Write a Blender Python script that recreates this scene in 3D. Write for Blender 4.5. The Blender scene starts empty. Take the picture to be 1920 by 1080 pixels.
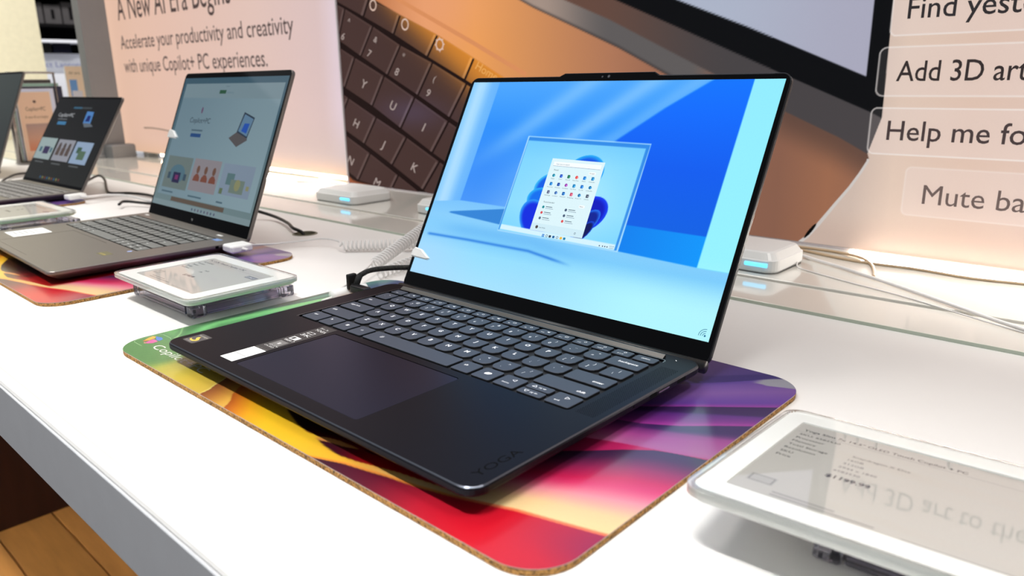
import bpy, math, random
import numpy as np
from mathutils import Vector, Matrix
from mathutils.geometry import tessellate_polygon

random.seed(7)
S = 0.001                                   # all lengths below are millimetres
C = bpy.context.scene.collection
sc = bpy.context.scene

# ---------------------------------------------------------------- camera
R = ((0.73757902, 0.67513803, -0.01287748), (0.16994432, -0.20405087, -0.96409656), (-0.65352592, 0.70890893, -0.26523952))
CAM = (385.191572, -212.582870, 201.767802)
cam = bpy.data.cameras.new('camera')
cam_o = bpy.data.objects.new('camera', cam)
C.objects.link(cam_o)
m = Matrix.Identity(4)
for i in range(3):
    m[i][0] = R[0][i]; m[i][1] = -R[1][i]; m[i][2] = -R[2][i]; m[i][3] = CAM[i] * S
cam_o.matrix_world = m
cam.sensor_width = 36.0
cam.lens = 1409.62 / 1920 * 36.0
cam.clip_start = 0.01
cam.clip_end = 60
cam.dof.use_dof = True
cam.dof.focus_distance = 0.58
cam.dof.aperture_fstop = 10.0
sc.camera = cam_o

# ---------------------------------------------------------------- world, lights, exposure
sc.view_settings.view_transform = 'Standard'
sc.view_settings.look = 'None'
sc.view_settings.exposure = 0.0
sc.view_settings.gamma = 1.0
sc.view_settings.use_curve_mapping = False
w = bpy.data.worlds.new('world'); sc.world = w; w.use_nodes = True
w.node_tree.nodes['Background'].inputs[0].default_value = (0.90, 0.95, 1.0, 1)
w.node_tree.nodes['Background'].inputs[1].default_value = 0.37


def area(name, loc, target, sx, sy, power, col=(1, 1, 1), spread=180):
    l = bpy.data.lights.new(name, 'AREA'); l.shape = 'RECTANGLE'
    l.size = sx * S; l.size_y = sy * S; l.energy = power; l.color = col
    l.spread = math.radians(spread)
    o = bpy.data.objects.new(name, l); C.objects.link(o)
    o.location = Vector(loc) * S
    d = Vector(target) - Vector(loc)
    o.rotation_euler = d.to_track_quat('-Z', 'Y').to_euler()
    return o


area('ceiling_lamp_front', (-400, -470, 1500), (-400, -15, 0), 2800, 90, 4.0, (1, 0.99, 0.97), 26)
area('led_light_right', (560, 680, 13), (560, 640, -40), 900, 5, 2.4, (1, 0.95, 0.89), 150)
area('led_light_left', (-1180, 684, 17), (-1180, 640, -30), 560, 5, 1.5, (1, 0.93, 0.85), 150)
area('fill_light_wall_right', (560, 570, 1300), (560, 610, 0), 700, 50, 0.9, (1, 0.96, 0.9), 20)  # added fill with no known source, whitens the rear counter by the print
area('fill_light_wall_left', (-1080, 590, 1300), (-1080, 620, 0), 500, 50, 0.6, (1, 0.95, 0.88), 20)  # its added counterpart for the counter under the peach sign
area('ceiling_lamp_main', (700, 250, 1500), (150, 120, 0), 200, 200, 4.4, (1, 0.95, 0.9), 140)
area('ceiling_lamp_rear', (-900, 250, 2000), (-700, 250, 0), 1800, 400, 11, (1, 0.95, 0.9), 140)
area('fill_light_far', (-2300, 300, 2300), (-3130, 500, 300), 700, 300, 38, (1, 0.98, 0.92), 140)  # added to brighten the cream board in the background
area('fill_light_shelf', (-4500, 1500, 2300), (-5500, 1600, 300), 900, 300, 45, (1, 0.98, 0.96), 140)  # added to lift the far shelf and its white sign
area('fill_light_aisle', (-1400, -1100, 1300), (-1500, 150, -900), 900, 300, 0.9, (1, 0.95, 0.88), 24)  # added narrow beam, aimed past the counter to lighten the floor


# ---------------------------------------------------------------- helpers
def lin(c):
    return tuple(((v / 255) / 12.92 if v <= 10.31 else ((v / 255 + 0.055) / 1.055) ** 2.4) for v in c[:3])


def nlin(a):
    a = np.clip(np.asarray(a, float), 0, 255) / 255
    return np.where(a <= 0.0404, a / 12.92, ((a + 0.055) / 1.055) ** 2.4)


MATS = {}


def pm(name, rgb, rough=0.5, metal=0.0, coat=0.0, coat_rough=0.03, scale=40.0, vary=0.06, bump=0.0, trans=0.0, ior=1.45,
       spec=0.5, rnd=0.0, stretch=(1, 1, 1), emit=None, estr=0.0, tint=(1, 1, 1)):
    if name in MATS: return MATS[name]
    mt = bpy.data.materials.new(name); mt.use_nodes = True
    n = mt.node_tree.nodes; l = mt.node_tree.links
    b = n['Principled BSDF']
    tc = n.new('ShaderNodeTexCoord'); mp = n.new('ShaderNodeMapping'); mp.inputs['Scale'].default_value = stretch
    l.new(tc.outputs['Object'], mp.inputs['Vector'])
    nz = n.new('ShaderNodeTexNoise'); nz.inputs['Scale'].default_value = scale; nz.inputs['Detail'].default_value = 3
    l.new(mp.outputs[0], nz.inputs['Vector'])
    rp = n.new('ShaderNodeMapRange'); rp.inputs['To Min'].default_value = 1 - vary; rp.inputs['To Max'].default_value = 1 + vary
    l.new(nz.outputs['Fac'], rp.inputs['Value'])
    mx = n.new('ShaderNodeVectorMath'); mx.operation = 'SCALE'
    mx.inputs[0].default_value = lin(rgb); l.new(rp.outputs[0], mx.inputs['Scale'])
    src = mx
    if rnd:
        oi = n.new('ShaderNodeObjectInfo'); r2 = n.new('ShaderNodeMapRange')
        r2.inputs['To Min'].default_value = 1 - rnd; r2.inputs['To Max'].default_value = 1 + rnd
        l.new(oi.outputs['Random'], r2.inputs['Value'])
        m2 = n.new('ShaderNodeVectorMath'); m2.operation = 'SCALE'
        l.new(mx.outputs[0], m2.inputs[0]); l.new(r2.outputs[0], m2.inputs['Scale']); src = m2
    l.new(src.outputs[0], b.inputs['Base Color'])
    b.inputs['Roughness'].default_value = rough; b.inputs['Metallic'].default_value = metal
    b.inputs['Coat Weight'].default_value = coat; b.inputs['Coat Roughness'].default_value = coat_rough
    b.inputs['Transmission Weight'].default_value = trans; b.inputs['IOR'].default_value = ior
    b.inputs['Specular IOR Level'].default_value = spec
    b.inputs['Specular Tint'].default_value = (*tint, 1)
    if emit:
        b.inputs['Emission Color'].default_value = (*lin(emit), 1); b.inputs['Emission Strength'].default_value = estr
    if bump:
        bp = n.new('ShaderNodeBump'); bp.inputs['Strength'].default_value = bump; bp.inputs['Distance'].default_value = 0.0005
        l.new(nz.outputs['Fac'], bp.inputs['Height']); l.new(bp.outputs[0], b.inputs['Normal'])
    MATS[name] = mt
    return mt


def vm(name, rough=0.5, coat=0.0, coat_ior=1.5, emit=0.0, diff=1.0, spec=0.5, coat_rough=0.05):
    """flat print: colour comes from the mesh's colour attribute, a fine noise keeps it from being dead even"""
    if name in MATS: return MATS[name]
    mt = bpy.data.materials.new(name); mt.use_nodes = True
    n = mt.node_tree.nodes; l = mt.node_tree.links; b = n['Principled BSDF']
    a = n.new('ShaderNodeAttribute'); a.attribute_name = 'Col'
    tc = n.new('ShaderNodeTexCoord'); nz = n.new('ShaderNodeTexNoise'); nz.inputs['Scale'].default_value = 900
    l.new(tc.outputs['Object'], nz.inputs['Vector'])
    rp = n.new('ShaderNodeMapRange'); rp.inputs['To Min'].default_value = 0.97; rp.inputs['To Max'].default_value = 1.03
    l.new(nz.outputs['Fac'], rp.inputs['Value'])
    mx = n.new('ShaderNodeVectorMath'); mx.operation = 'SCALE'
    l.new(a.outputs['Color'], mx.inputs[0]); l.new(rp.outputs[0], mx.inputs['Scale'])
    d = n.new('ShaderNodeVectorMath'); d.operation = 'SCALE'; d.inputs['Scale'].default_value = diff
    l.new(mx.outputs[0], d.inputs[0]); l.new(d.outputs[0], b.inputs['Base Color'])
    b.inputs['Roughness'].default_value = rough; b.inputs['Coat Weight'].default_value = coat
    b.inputs['Coat IOR'].default_value = coat_ior
    b.inputs['Coat Roughness'].default_value = coat_rough; b.inputs['Specular IOR Level'].default_value = spec
    if emit:
        l.new(mx.outputs[0], b.inputs['Emission Color']); b.inputs['Emission Strength'].default_value = emit
    MATS[name] = mt
    return mt


def rrect(x0, y0, x1, y1, r, n=5):
    r = min(r, (x1 - x0) / 2 - 1e-4, (y1 - y0) / 2 - 1e-4)
    if r <= 0: return [(x0, y0), (x1, y0), (x1, y1), (x0, y1)]
    o = []
    for cx, cy, a0 in ((x1 - r, y1 - r, 0), (x0 + r, y1 - r, 90), (x0 + r, y0 + r, 180), (x1 - r, y0 + r, 270)):
        for k in range(n + 1):
            a = math.radians(a0 + 90 * k / n); o.append((cx + r * math.cos(a), cy + r * math.sin(a)))
    return o


def circle(cx, cy, r, n=12, ry=None):
    ry = r if ry is None else ry
    return [(cx + r * math.cos(2 * math.pi * k / n), cy + ry * math.sin(2 * math.pi * k / n)) for k in range(n)]


def smooth(pts, k=6):
    P = [Vector(p) for p in pts]; P = [2 * P[0] - P[1]] + P + [2 * P[-1] - P[-2]]; o = []
    for i in range(1, len(P) - 2):
        a, b, c, d = P[i - 1:i + 3]
        for j in range(k):
            t = j / k
            o.append(0.5 * ((2 * b) + (c - a) * t + (2 * a - 5 * b + 4 * c - d) * t * t + (3 * b - a - 3 * c + d) * t ** 3))
    o.append(P[-2]); return o


TXT = {}


def glyphs(s, off=0.0):
    key = (s, off)
    if key not in TXT:
        cu = bpy.data.curves.new('t', 'FONT'); cu.body = s; cu.resolution_u = 3; cu.offset = off
        o = bpy.data.objects.new('t', cu); me = o.to_mesh()
        v = [(a.co.x, a.co.y) for a in me.vertices]; f = [tuple(p.vertices) for p in me.polygons]
        o.to_mesh_clear(); bpy.data.objects.remove(o); bpy.data.curves.remove(cu)
        TXT[key] = (v, f)
    return TXT[key]


CAP = max(y for x, y in glyphs('H')[0])


class MB:
    def __init__(self, T=None):
        self.v = []; self.f = []; self.m = []; self.c = []; self.T = T; self.sm = []

    def add(self, vs, fs, mi=0, col=(200, 200, 200), smooth=False, lcol=None):
        b = len(self.v)
        T = self.T
        self.v += [tuple(T @ Vector(p)) for p in vs] if T is not None else [tuple(p) for p in vs]
        if lcol is None:
            q = lin(col); self.c += [q] * len(vs)
        else:
            self.c += list(lcol)
        self.f += [tuple(b + i for i in f) for f in fs]
        self.m += [mi] * len(fs); self.sm += [smooth] * len(fs)

    def prism(self, P, prof, mi=0, col=(200, 200, 200), holes=(), hole_z=None, bottom=True, top_mi=None, smooth=False, outl=None, rim_mi=None):
        """stack of offset outlines: prof = [(inset, z) ...] from bottom to top; outl(inset) gives an outline"""
        n = len(P); vs = []; fs = []
        cx = sum(p[0] for p in P) / n; cy = sum(p[1] for p in P) / n
        for ins, z in prof:
            Q = outl(ins) if outl else inset(P, ins)
            vs += [(x, y, z) for x, y in Q]
        for k in range(len(prof) - 1):
            for i in range(n):
                j = (i + 1) % n
                fs.append((k * n + i, k * n + j, (k + 1) * n + j, (k + 1) * n + i))
        if bottom: fs.append(tuple(range(n - 1, -1, -1)))
        k0 = len(self.f); self.add(vs, fs, mi, col, smooth)
        if rim_mi is not None:
            for q in range(k0 + (len(prof) - 2) * n, k0 + (len(prof) - 1) * n): self.m[q] = rim_mi
        zt = prof[-1][1]; top = [v for v in vs[-n:]]
        if holes:
            polys = [[Vector(v) for v in top]] + [[Vector((x, y, zt)) for x, y in h] for h in holes]
            flat = [tuple(v) for p in polys for v in p]
            tri = tessellate_polygon(polys)
            ff = []
            for t in tri:
                a, b, c = (Vector(flat[i]) for i in t)
                ff.append(t if (b - a).cross(c - a).z > 0 else t[::-1])
            self.add(flat, ff, mi if top_mi is None else top_mi, col)
            for h, hz in zip(holes, hole_z):
                k = len(h)
                self.add([(x, y, zt) for x, y in h] + [(x, y, hz) for x, y in h],
                         [((i + 1) % k, i, k + i, k + (i + 1) % k) for i in range(k)] + [tuple(range(k, 2 * k))], mi, col)
        else:
            self.add(top, [tuple(range(n))], mi if top_mi is None else top_mi, col)

    def box(self, x0, y0, z0, x1, y1, z1, mi=0, col=(200, 200, 200), b=0.0, r=0.0, n=4):
        P = rrect(x0, y0, x1, y1, r, n) if r else [(x0, y0), (x1, y0), (x1, y1), (x0, y1)]
        if b:
            self.prism(P, [(b, z0), (0, z0 + b), (0, z1 - b), (b * 0.4, z1 - b * 0.25), (b, z1)], mi, col)
        else:
            self.prism(P, [(0, z0), (0, z1)], mi, col)

    def poly(self, P, z, mi=0, col=(200, 200, 200)):
        """flat polygon (may be concave) in the local xy plane at height z"""
        V = [Vector((x, y, z)) for x, y in P]
        tri = tessellate_polygon([V]); ff = []
        for t in tri:
            a, b, c = (V[i] for i in t)
            ff.append(t if (b - a).cross(c - a).z > 0 else t[::-1])
        self.add(V, ff, mi, col)

    def text(self, s, x, y, cap, z, mi=0, col=(20, 20, 20), width=None, align='l', rot=0.0, ux=None, uy=None, bold=0.0):
        v, f = glyphs(s, bold)
        if not v: return
        k = cap / CAP
        xa = min(p[0] for p in v); xb = max(p[0] for p in v)
        kx = k if width is None else width / (xb - xa)
        off = -xa * kx if align == 'l' else (-(xa + xb) / 2 * kx if align == 'c' else -xb * kx)
        cr, sr = math.cos(rot), math.sin(rot)
        ax = ux or (cr, sr); ay = uy or (-sr, cr)
        vs = []
        for p in v:
            a = p[0] * kx + off; b = p[1] * k
            vs.append((x + a * ax[0] + b * ay[0], y + a * ax[1] + b * ay[1], z))
        self.add(vs, f, mi, col)

    def line(self, P, wd, z, mi=0, col=(20, 20, 20), closed=False):
        n = len(P)
        for i in range(n if closed else n - 1):
            a = Vector(P[i]); b = Vector(P[(i + 1) % n]); d = (b - a)
            if d.length < 1e-6: continue
            q = Vector((-d.y, d.x)).normalized() * wd / 2
            self.add([(*(a - q), z), (*(b - q), z), (*(b + q), z), (*(a + q), z)], [(0, 1, 2, 3)], mi, col)

    def grid(self, x0, y0, x1, y1, st, z, fn, mi=0, warp=None):
        nx = max(1, round((x1 - x0) / st)); ny = max(1, round((y1 - y0) / st))
        X, Y = np.meshgrid(np.linspace(x0, x1, nx + 1), np.linspace(y0, y1, ny + 1))
        c = nlin(fn(X.ravel(), Y.ravel()))
        if warp: X, Y = warp(X, Y)
        X = X.ravel(); Y = Y.ravel()
        vs = np.stack([X, Y, np.full(X.shape, z)], 1).tolist()
        W = nx + 1
        fs = [(j * W + i, j * W + i + 1, (j + 1) * W + i + 1, (j + 1) * W + i) for j in range(ny) for i in range(nx)]
        self.add(vs, fs, mi, lcol=[tuple(q) for q in c.tolist()])

    def tube(self, pts, r, n=8, mi=0, col=(200, 200, 200), rs=None, cap=True):
        P = [Vector(p) for p in pts]; k = len(P); vs = []; fs = []
        t = (P[1] - P[0]).normalized(); u = t.orthogonal().normalized()
        for i in range(k):
            t = (P[min(i + 1, k - 1)] - P[max(i - 1, 0)]).normalized()
            u = (u - t * u.dot(t)).normalized(); w_ = t.cross(u)
            rr = rs[i] if rs else r
            for j in range(n):
                a = 2 * math.pi * j / n; vs.append(P[i] + (u * math.cos(a) + w_ * math.sin(a)) * rr)
        for i in range(k - 1):
            for j in range(n):
                fs.append((i * n + j, i * n + (j + 1) % n, (i + 1) * n + (j + 1) % n, (i + 1) * n + j))
        if cap: fs += [tuple(range(n - 1, -1, -1)), tuple(range((k - 1) * n, k * n))]
        self.add(vs, fs, mi, col, True)

    def mesh(self, name):
        me = bpy.data.meshes.new(name)
        V = np.array(self.v, float) * S
        me.from_pydata(V.tolist(), [], self.f)
        a = me.color_attributes.new('Col', 'FLOAT_COLOR', 'POINT')
        c = np.ones((len(self.v), 4)); c[:, :3] = np.array(self.c)
        a.data.foreach_set('color', c.ravel())
        me.polygons.foreach_set('material_index', self.m)
        me.polygons.foreach_set('use_smooth', self.sm)
        me.update()
        return me


def inset(P, d):
    if d == 0: return P
    n = len(P); o = []
    for i in range(n):
        a = Vector(P[i - 1]); b = Vector(P[i]); c = Vector(P[(i + 1) % n])
        e1 = (b - a); e2 = (c - b)
        n1 = Vector((-e1.y, e1.x)); n2 = Vector((-e2.y, e2.x))
        if n1.length < 1e-9: n1 = n2
        if n2.length < 1e-9: n2 = n1
        n1.normalize(); n2.normalize()
        q = n1 + n2; q = q / max(0.3, q.length) if q.length > 1e-6 else n1
        k = 1 / max(0.45, q.dot(n1)); o.append(tuple(b + q * d * k))
    return o


def obj(name, mb, mats, parent=None, loc=(0, 0, 0), kind=None, label=None, cat=None, group=None, me=None):
    me = me or mb.mesh(name)
    if not me.materials:
        for q in (mats if isinstance(mats, (list, tuple)) else [mats]): me.materials.append(q)
    o = bpy.data.objects.new(name, me); C.objects.link(o)
    o.location = Vector(loc) * S
    if parent: o.parent = parent
    tag(o, label, cat, group, kind)
    return o


def tag(o, label=None, cat=None, group=None, kind=None):
    if label: o['label'] = label
    if cat: o['category'] = cat
    if group: o['group'] = group
    if kind: o['kind'] = kind


def thing(name, label, cat, loc=(0, 0, 0), rz=0.0, group=None):
    o = bpy.data.objects.new(name, None); C.objects.link(o); o.empty_display_size = 0.02
    o.location = Vector(loc) * S; o.rotation_euler = (0, 0, math.radians(rz)); tag(o, label, cat, group)
    return o


def ss(a, b, x):
    t = np.clip((x - a) / (b - a), 0, 1); return t * t * (3 - 2 * t)


def mix(a, b, t):
    t = np.asarray(t)[..., None]; return np.asarray(a, float) * (1 - t) + np.asarray(b, float) * t


def ramp(t, stops):
    """piecewise colour ramp, stops = [(t, rgb) ...]"""
    ts = [s[0] for s in stops]; cs = np.array([s[1] for s in stops], float)
    return np.stack([np.interp(t, ts, cs[:, k]) for k in range(3)], -1)


def fx(pts):
    a = sorted(pts); X = [p[0] for p in a]; Y = [p[1] for p in a]
    def f(x):
        y = np.interp(x, X, Y)
        s0 = (Y[1] - Y[0]) / (X[1] - X[0]); s1 = (Y[-1] - Y[-2]) / (X[-1] - X[-2])
        y = np.where(x < X[0], Y[0] + np.maximum(x - X[0], -60) * s0, y)
        return np.where(x > X[-1], Y[-1] + (x - X[-1]) * s1, y)
    return f


# ---------------------------------------------------------------- materials
M_white = pm('white_laminate', (232, 230, 227), 0.42, scale=25, vary=0.015, spec=0.4)
M_edge = pm('grey_edge_band', (190, 192, 196), 0.5, scale=60, vary=0.04)
M_sheet = pm('white_glass_sheet', (228, 226, 218), 0.13, scale=15, vary=0.02, coat=0.7, coat_rough=0.05)
M_sheet_edge = pm('greenish_glass_edge', (196, 206, 190), 0.2, scale=30)
M_wood_dark = pm('dark_wood_panel', (62, 30, 20), 0.5, scale=6, vary=0.25, stretch=(8, 8, 1))
M_plank = pm('brown_floor_plank', (200, 140, 74), 0.45, scale=5, vary=0.35, stretch=(1, 9, 1), rnd=0.25)
M_cork = pm('cork', (158, 116, 62), 0.9, scale=800, vary=2.2, bump=0.6)
M_mat = vm('printed_mat_sheet', 0.28, 0.35, spec=0.4, coat_rough=0.12, diff=0.68)
M_deck = pm('dark_navy_aluminium', (28, 29, 35), 0.36, 0.75, scale=350, vary=0.05, tint=(.62, .6, .62))
M_pad = pm('dark_touchpad', (36, 38, 52), 0.28, 0.6, scale=300, vary=0.04, tint=(.55, .56, .7))
M_well = pm('black_key_well', (10, 12, 16), 0.6)
M_key = pm('slate_keycap', (53, 60, 73), 0.55, scale=500, vary=0.04)
M_legend = pm('white_legend', (250, 251, 252), 0.6, vary=0.01)
M_black = pm('black_plastic', (12, 12, 14), 0.35)
M_bezel = pm('black_glass_bezel', (2, 2, 4), 0.06, spec=0.16)
M_dark = pm('dark_engraving', (3, 3, 4), 0.8, spec=0.1)
M_rubber = pm('black_rubber', (16, 16, 17), 0.8, bump=0.2, scale=600)
M_print = vm('label_print', 0.5)
M_screen = vm('laptop_screen', 0.05, emit=1.0, diff=0.0, spec=0.35)
M_screen_dim = vm('laptop_screen_dim', 0.05, emit=0.66, diff=0.0, spec=0.8)
M_banner = vm('backlit_fabric_print', 0.9, emit=0.88, diff=0.14, spec=0.05)
M_hp = pm('grey_brown_aluminium', (116, 111, 107), 0.4, 0.6, scale=350, vary=0.04)
M_hpkey = pm('grey_keycap', (104, 106, 104), 0.55, scale=400, vary=0.04)
M_hpleg = pm('pale_legend', (205, 208, 205), 0.6, vary=0.01)
M_l3 = pm('charcoal_aluminium', (110, 106, 103), 0.4, 0.6, scale=300)
M_wplastic = pm('white_plastic', (236, 237, 235), 0.32, scale=60, vary=0.015)
M_tag = pm('white_tag_plastic', (232, 234, 230), 0.35, coat=1.0, coat_rough=0.02, scale=60, vary=0.02)
M_eink = vm('e_ink_panel', 0.6, 1.0, coat_ior=2.15, spec=0.3, coat_rough=0.015)
M_acrylic = pm('clear_acrylic', (240, 242, 240), 0.06, trans=1.0, ior=1.45, vary=0.01)
M_smoke = pm('smoky_acrylic', (232, 229, 240), 0.05, trans=0.97, ior=1.45, vary=0.03)
M_alu = pm('satin_aluminium', (138, 140, 142), 0.45, 0.3, scale=30, stretch=(20, 20, 1), vary=0.05)
M_led = pm('blue_status_light', (120, 215, 255), 0.4, emit=(90, 205, 255), estr=1.5)
M_ledw = pm('warm_led_strip', (255, 240, 220), 0.5, emit=(255, 230, 200), estr=12.0)
M_wcable = pm('white_cable', (226, 224, 222), 0.45, scale=80, vary=0.03)
M_bcable = pm('beige_cable', (196, 170, 138), 0.5, scale=80)
M_kcable = pm('black_cable', (22, 22, 22), 0.5, scale=200)
M_braid = pm('braided_black_cable', (34, 34, 31), 0.8, scale=600, vary=2.4, bump=0.8)
M_chrome = pm('polished_steel', (150, 146, 142), 0.22, 0.9, scale=20)
M_cream = pm('cream_textured_board', (238, 228, 198), 0.8, scale=55, vary=0.08, bump=0.5, stretch=(1, 1, 1))
M_dgrey = pm('dark_shelf_back', (10, 9, 10), 0.8, spec=0.1)
M_boxgrey = pm('grey_carton', (58, 55, 56), 0.7, scale=20, vary=0.2)
M_signw = pm('white_sign_board', (226, 228, 236), 0.5, vary=0.02)
M_gold = pm('gold_print', (196, 168, 74), 0.4, 0.3)

# ---------------------------------------------------------------- floor and walls
fl = MB(); fl.box(-7500, -3000, -960, 3000, 3500, -922); floor = obj('floor', fl, M_wood_dark, kind='structure')
pl = MB(); pl.box(0, 0, -921, 1196, 127, -900, b=1.5); plme = pl.mesh('plank'); plme.materials.append(M_plank)
for j in range(9):
    for i in range(3):
        obj('plank', None, None, floor, (-3100 + i * 1200 + (j % 3) * 410 - 300, -260 + j * 131, 0), me=plme)
wl = MB(); wl.box(-7200, -3000, -922, -7100, 3500, 2600); obj('wall_left', wl, pm('grey_store_wall', (150, 150, 152), 0.8), kind='structure')
wb = MB(); wb.box(-7100, 3300, -922, 3000, 3400, 2600); obj('wall_back', wb, pm('grey_store_wall', (150, 150, 152), 0.8), kind='structure')

# ---------------------------------------------------------------- counter
ct = thing('display_counter', 'long white shop counter that carries all the laptops, grey front edge', 'counter', (-600, 300, -900))


def rel(o, p): o.location = o.location - p.location; return o


b = MB()
P = [(-3090, -92), (1500, -92), (1500, 1000), (-3090, 1000)]
gro = circle(-527, 352, 15, 20, 15)
b.prism(P, [(0, -52), (0, -2.5), (0.8, -0.8), (2.5, 0)], holes=[gro], hole_z=[-30])
rel(obj('counter_top', b, M_white, ct), ct)
b = MB(); b.box(-3090, -94, -51, 1500, -92.2, -3, b=0.5); rel(obj('edge_band', b, M_edge, ct, label='grey front edge band'), ct)
b = MB(); b.box(-3090, -84.6, -0.2, 1500, -84.0, 0.05, col=(210, 205, 190)); rel(obj('seam', b, pm('seam_beige', (205, 200, 180), 0.6), ct), ct)
b = MB(); b.prism([(-3090, 430), (1500, 430), (1500, 505), (-3090, 505)], [(0, 0.02), (0, 2.6), (0.5, 3)])
b.box(-3090, 429.2, 0.02, 1500, 430, 2.9, mi=1)
rel(obj('glass_strip', b, [M_sheet, M_sheet_edge], ct, label='glossy glass strip behind the laptops'), ct)
b = MB(); b.prism([(-3090, 508), (1500, 508), (1500, 1000), (-3090, 1000)], [(0, 0.02), (0, 4.4), (0.6, 5)])
rel(obj('rear_sheet', b, M_sheet, ct), ct)
b = MB(); b.prism([(-1950, 60), (-1745, 60), (-1745, 760), (-1950, 760)], [(0, -900), (0, -52)])
rel(obj('side_panel', b, M_wood_dark, ct, label='dark brown wooden pedestal panel'), ct)
b = MB(); k = 28
ring = circle(-527, 352, 17, k) + circle(-527, 352, 14.6, k)
b.add([(x, y, 0.0) for x, y in circle(-527, 352, 17.5, k)] + [(x, y, 0.9) for x, y in circle(-527, 352, 16.5, k)] + [(x, y, 0.9) for x, y in circle(-527, 352, 14.8, k)] + [(x, y, -6) for x, y in circle(-527, 352, 14.4, k)],
      [(q * k + i, q * k + (i + 1) % k, (q + 1) * k + (i + 1) % k, (q + 1) * k + i) for q in range(3) for i in range(k)])
b.poly(circle(-527, 352, 14.4, k), -5, col=(90, 90, 80))
rel(obj('grommet', b, pm('khaki_grommet', (120, 116, 98), 0.5), ct, label='round cable hole with rim'), ct)

# ---------------------------------------------------------------- desk mats
c_yel = fx([(-24, 16), (-13, 11), (-3, 8), (7, 5), (20, 3), (31, 4), (38, 7), (46, 9), (63, 10), (90, 13)])
c_alo = fx([(34, 1), (43, 4), (53, 6), (63, 10), (90, 13)])
c_bup = fx([(20, 3), (34, 1), (45, -1), (59, -2), (73, 0.5), (87, 4.5), (98, 7.5), (111, 10), (149, 17), (160, 30)])
c_blo = fx([(40, -17), (61, -9), (69, -6), (87, -2), (99, 1), (116, 4), (135, 9), (151, 15), (170, 22), (190, 27), (209, 32), (216, 34)])
c_crim = fx([(140, 48), (152, 55), (170, 64), (191, 80), (207, 86)])
c_pink = fx([(140, 34), (162, 43), (180, 52), (204, 62)])
c_dome = fx([(130, 66), (149, 83), (161, 94), (173, 106), (187, 117), (197, 121), (211, 125)])
c_b4 = fx([(130, 98), (150, 105), (162, 110), (180, 116), (197, 121), (211, 126)])
c_b3 = fx([(130, 130), (149, 136), (163, 141), (182, 153), (199, 168), (210, 177)])
c_b3lo = fx([(140, 127), (156, 131), (184, 142), (209, 153)])
c_b2 = fx([(130, 146), (152, 164), (171, 180), (198, 202)])
c_b2lo = fx([(130, 143), (156, 160), (182, 177), (203, 191)])
c_b1 = fx([(130, 188), (151, 211), (171, 232), (192, 257), (200, 265)])
c_tri = fx([(170, 238), (183, 242), (197, 246), (213, 252)])
c_ind = fx([(140, 214), (155, 229), (172, 246), (188, 263)])


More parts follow.
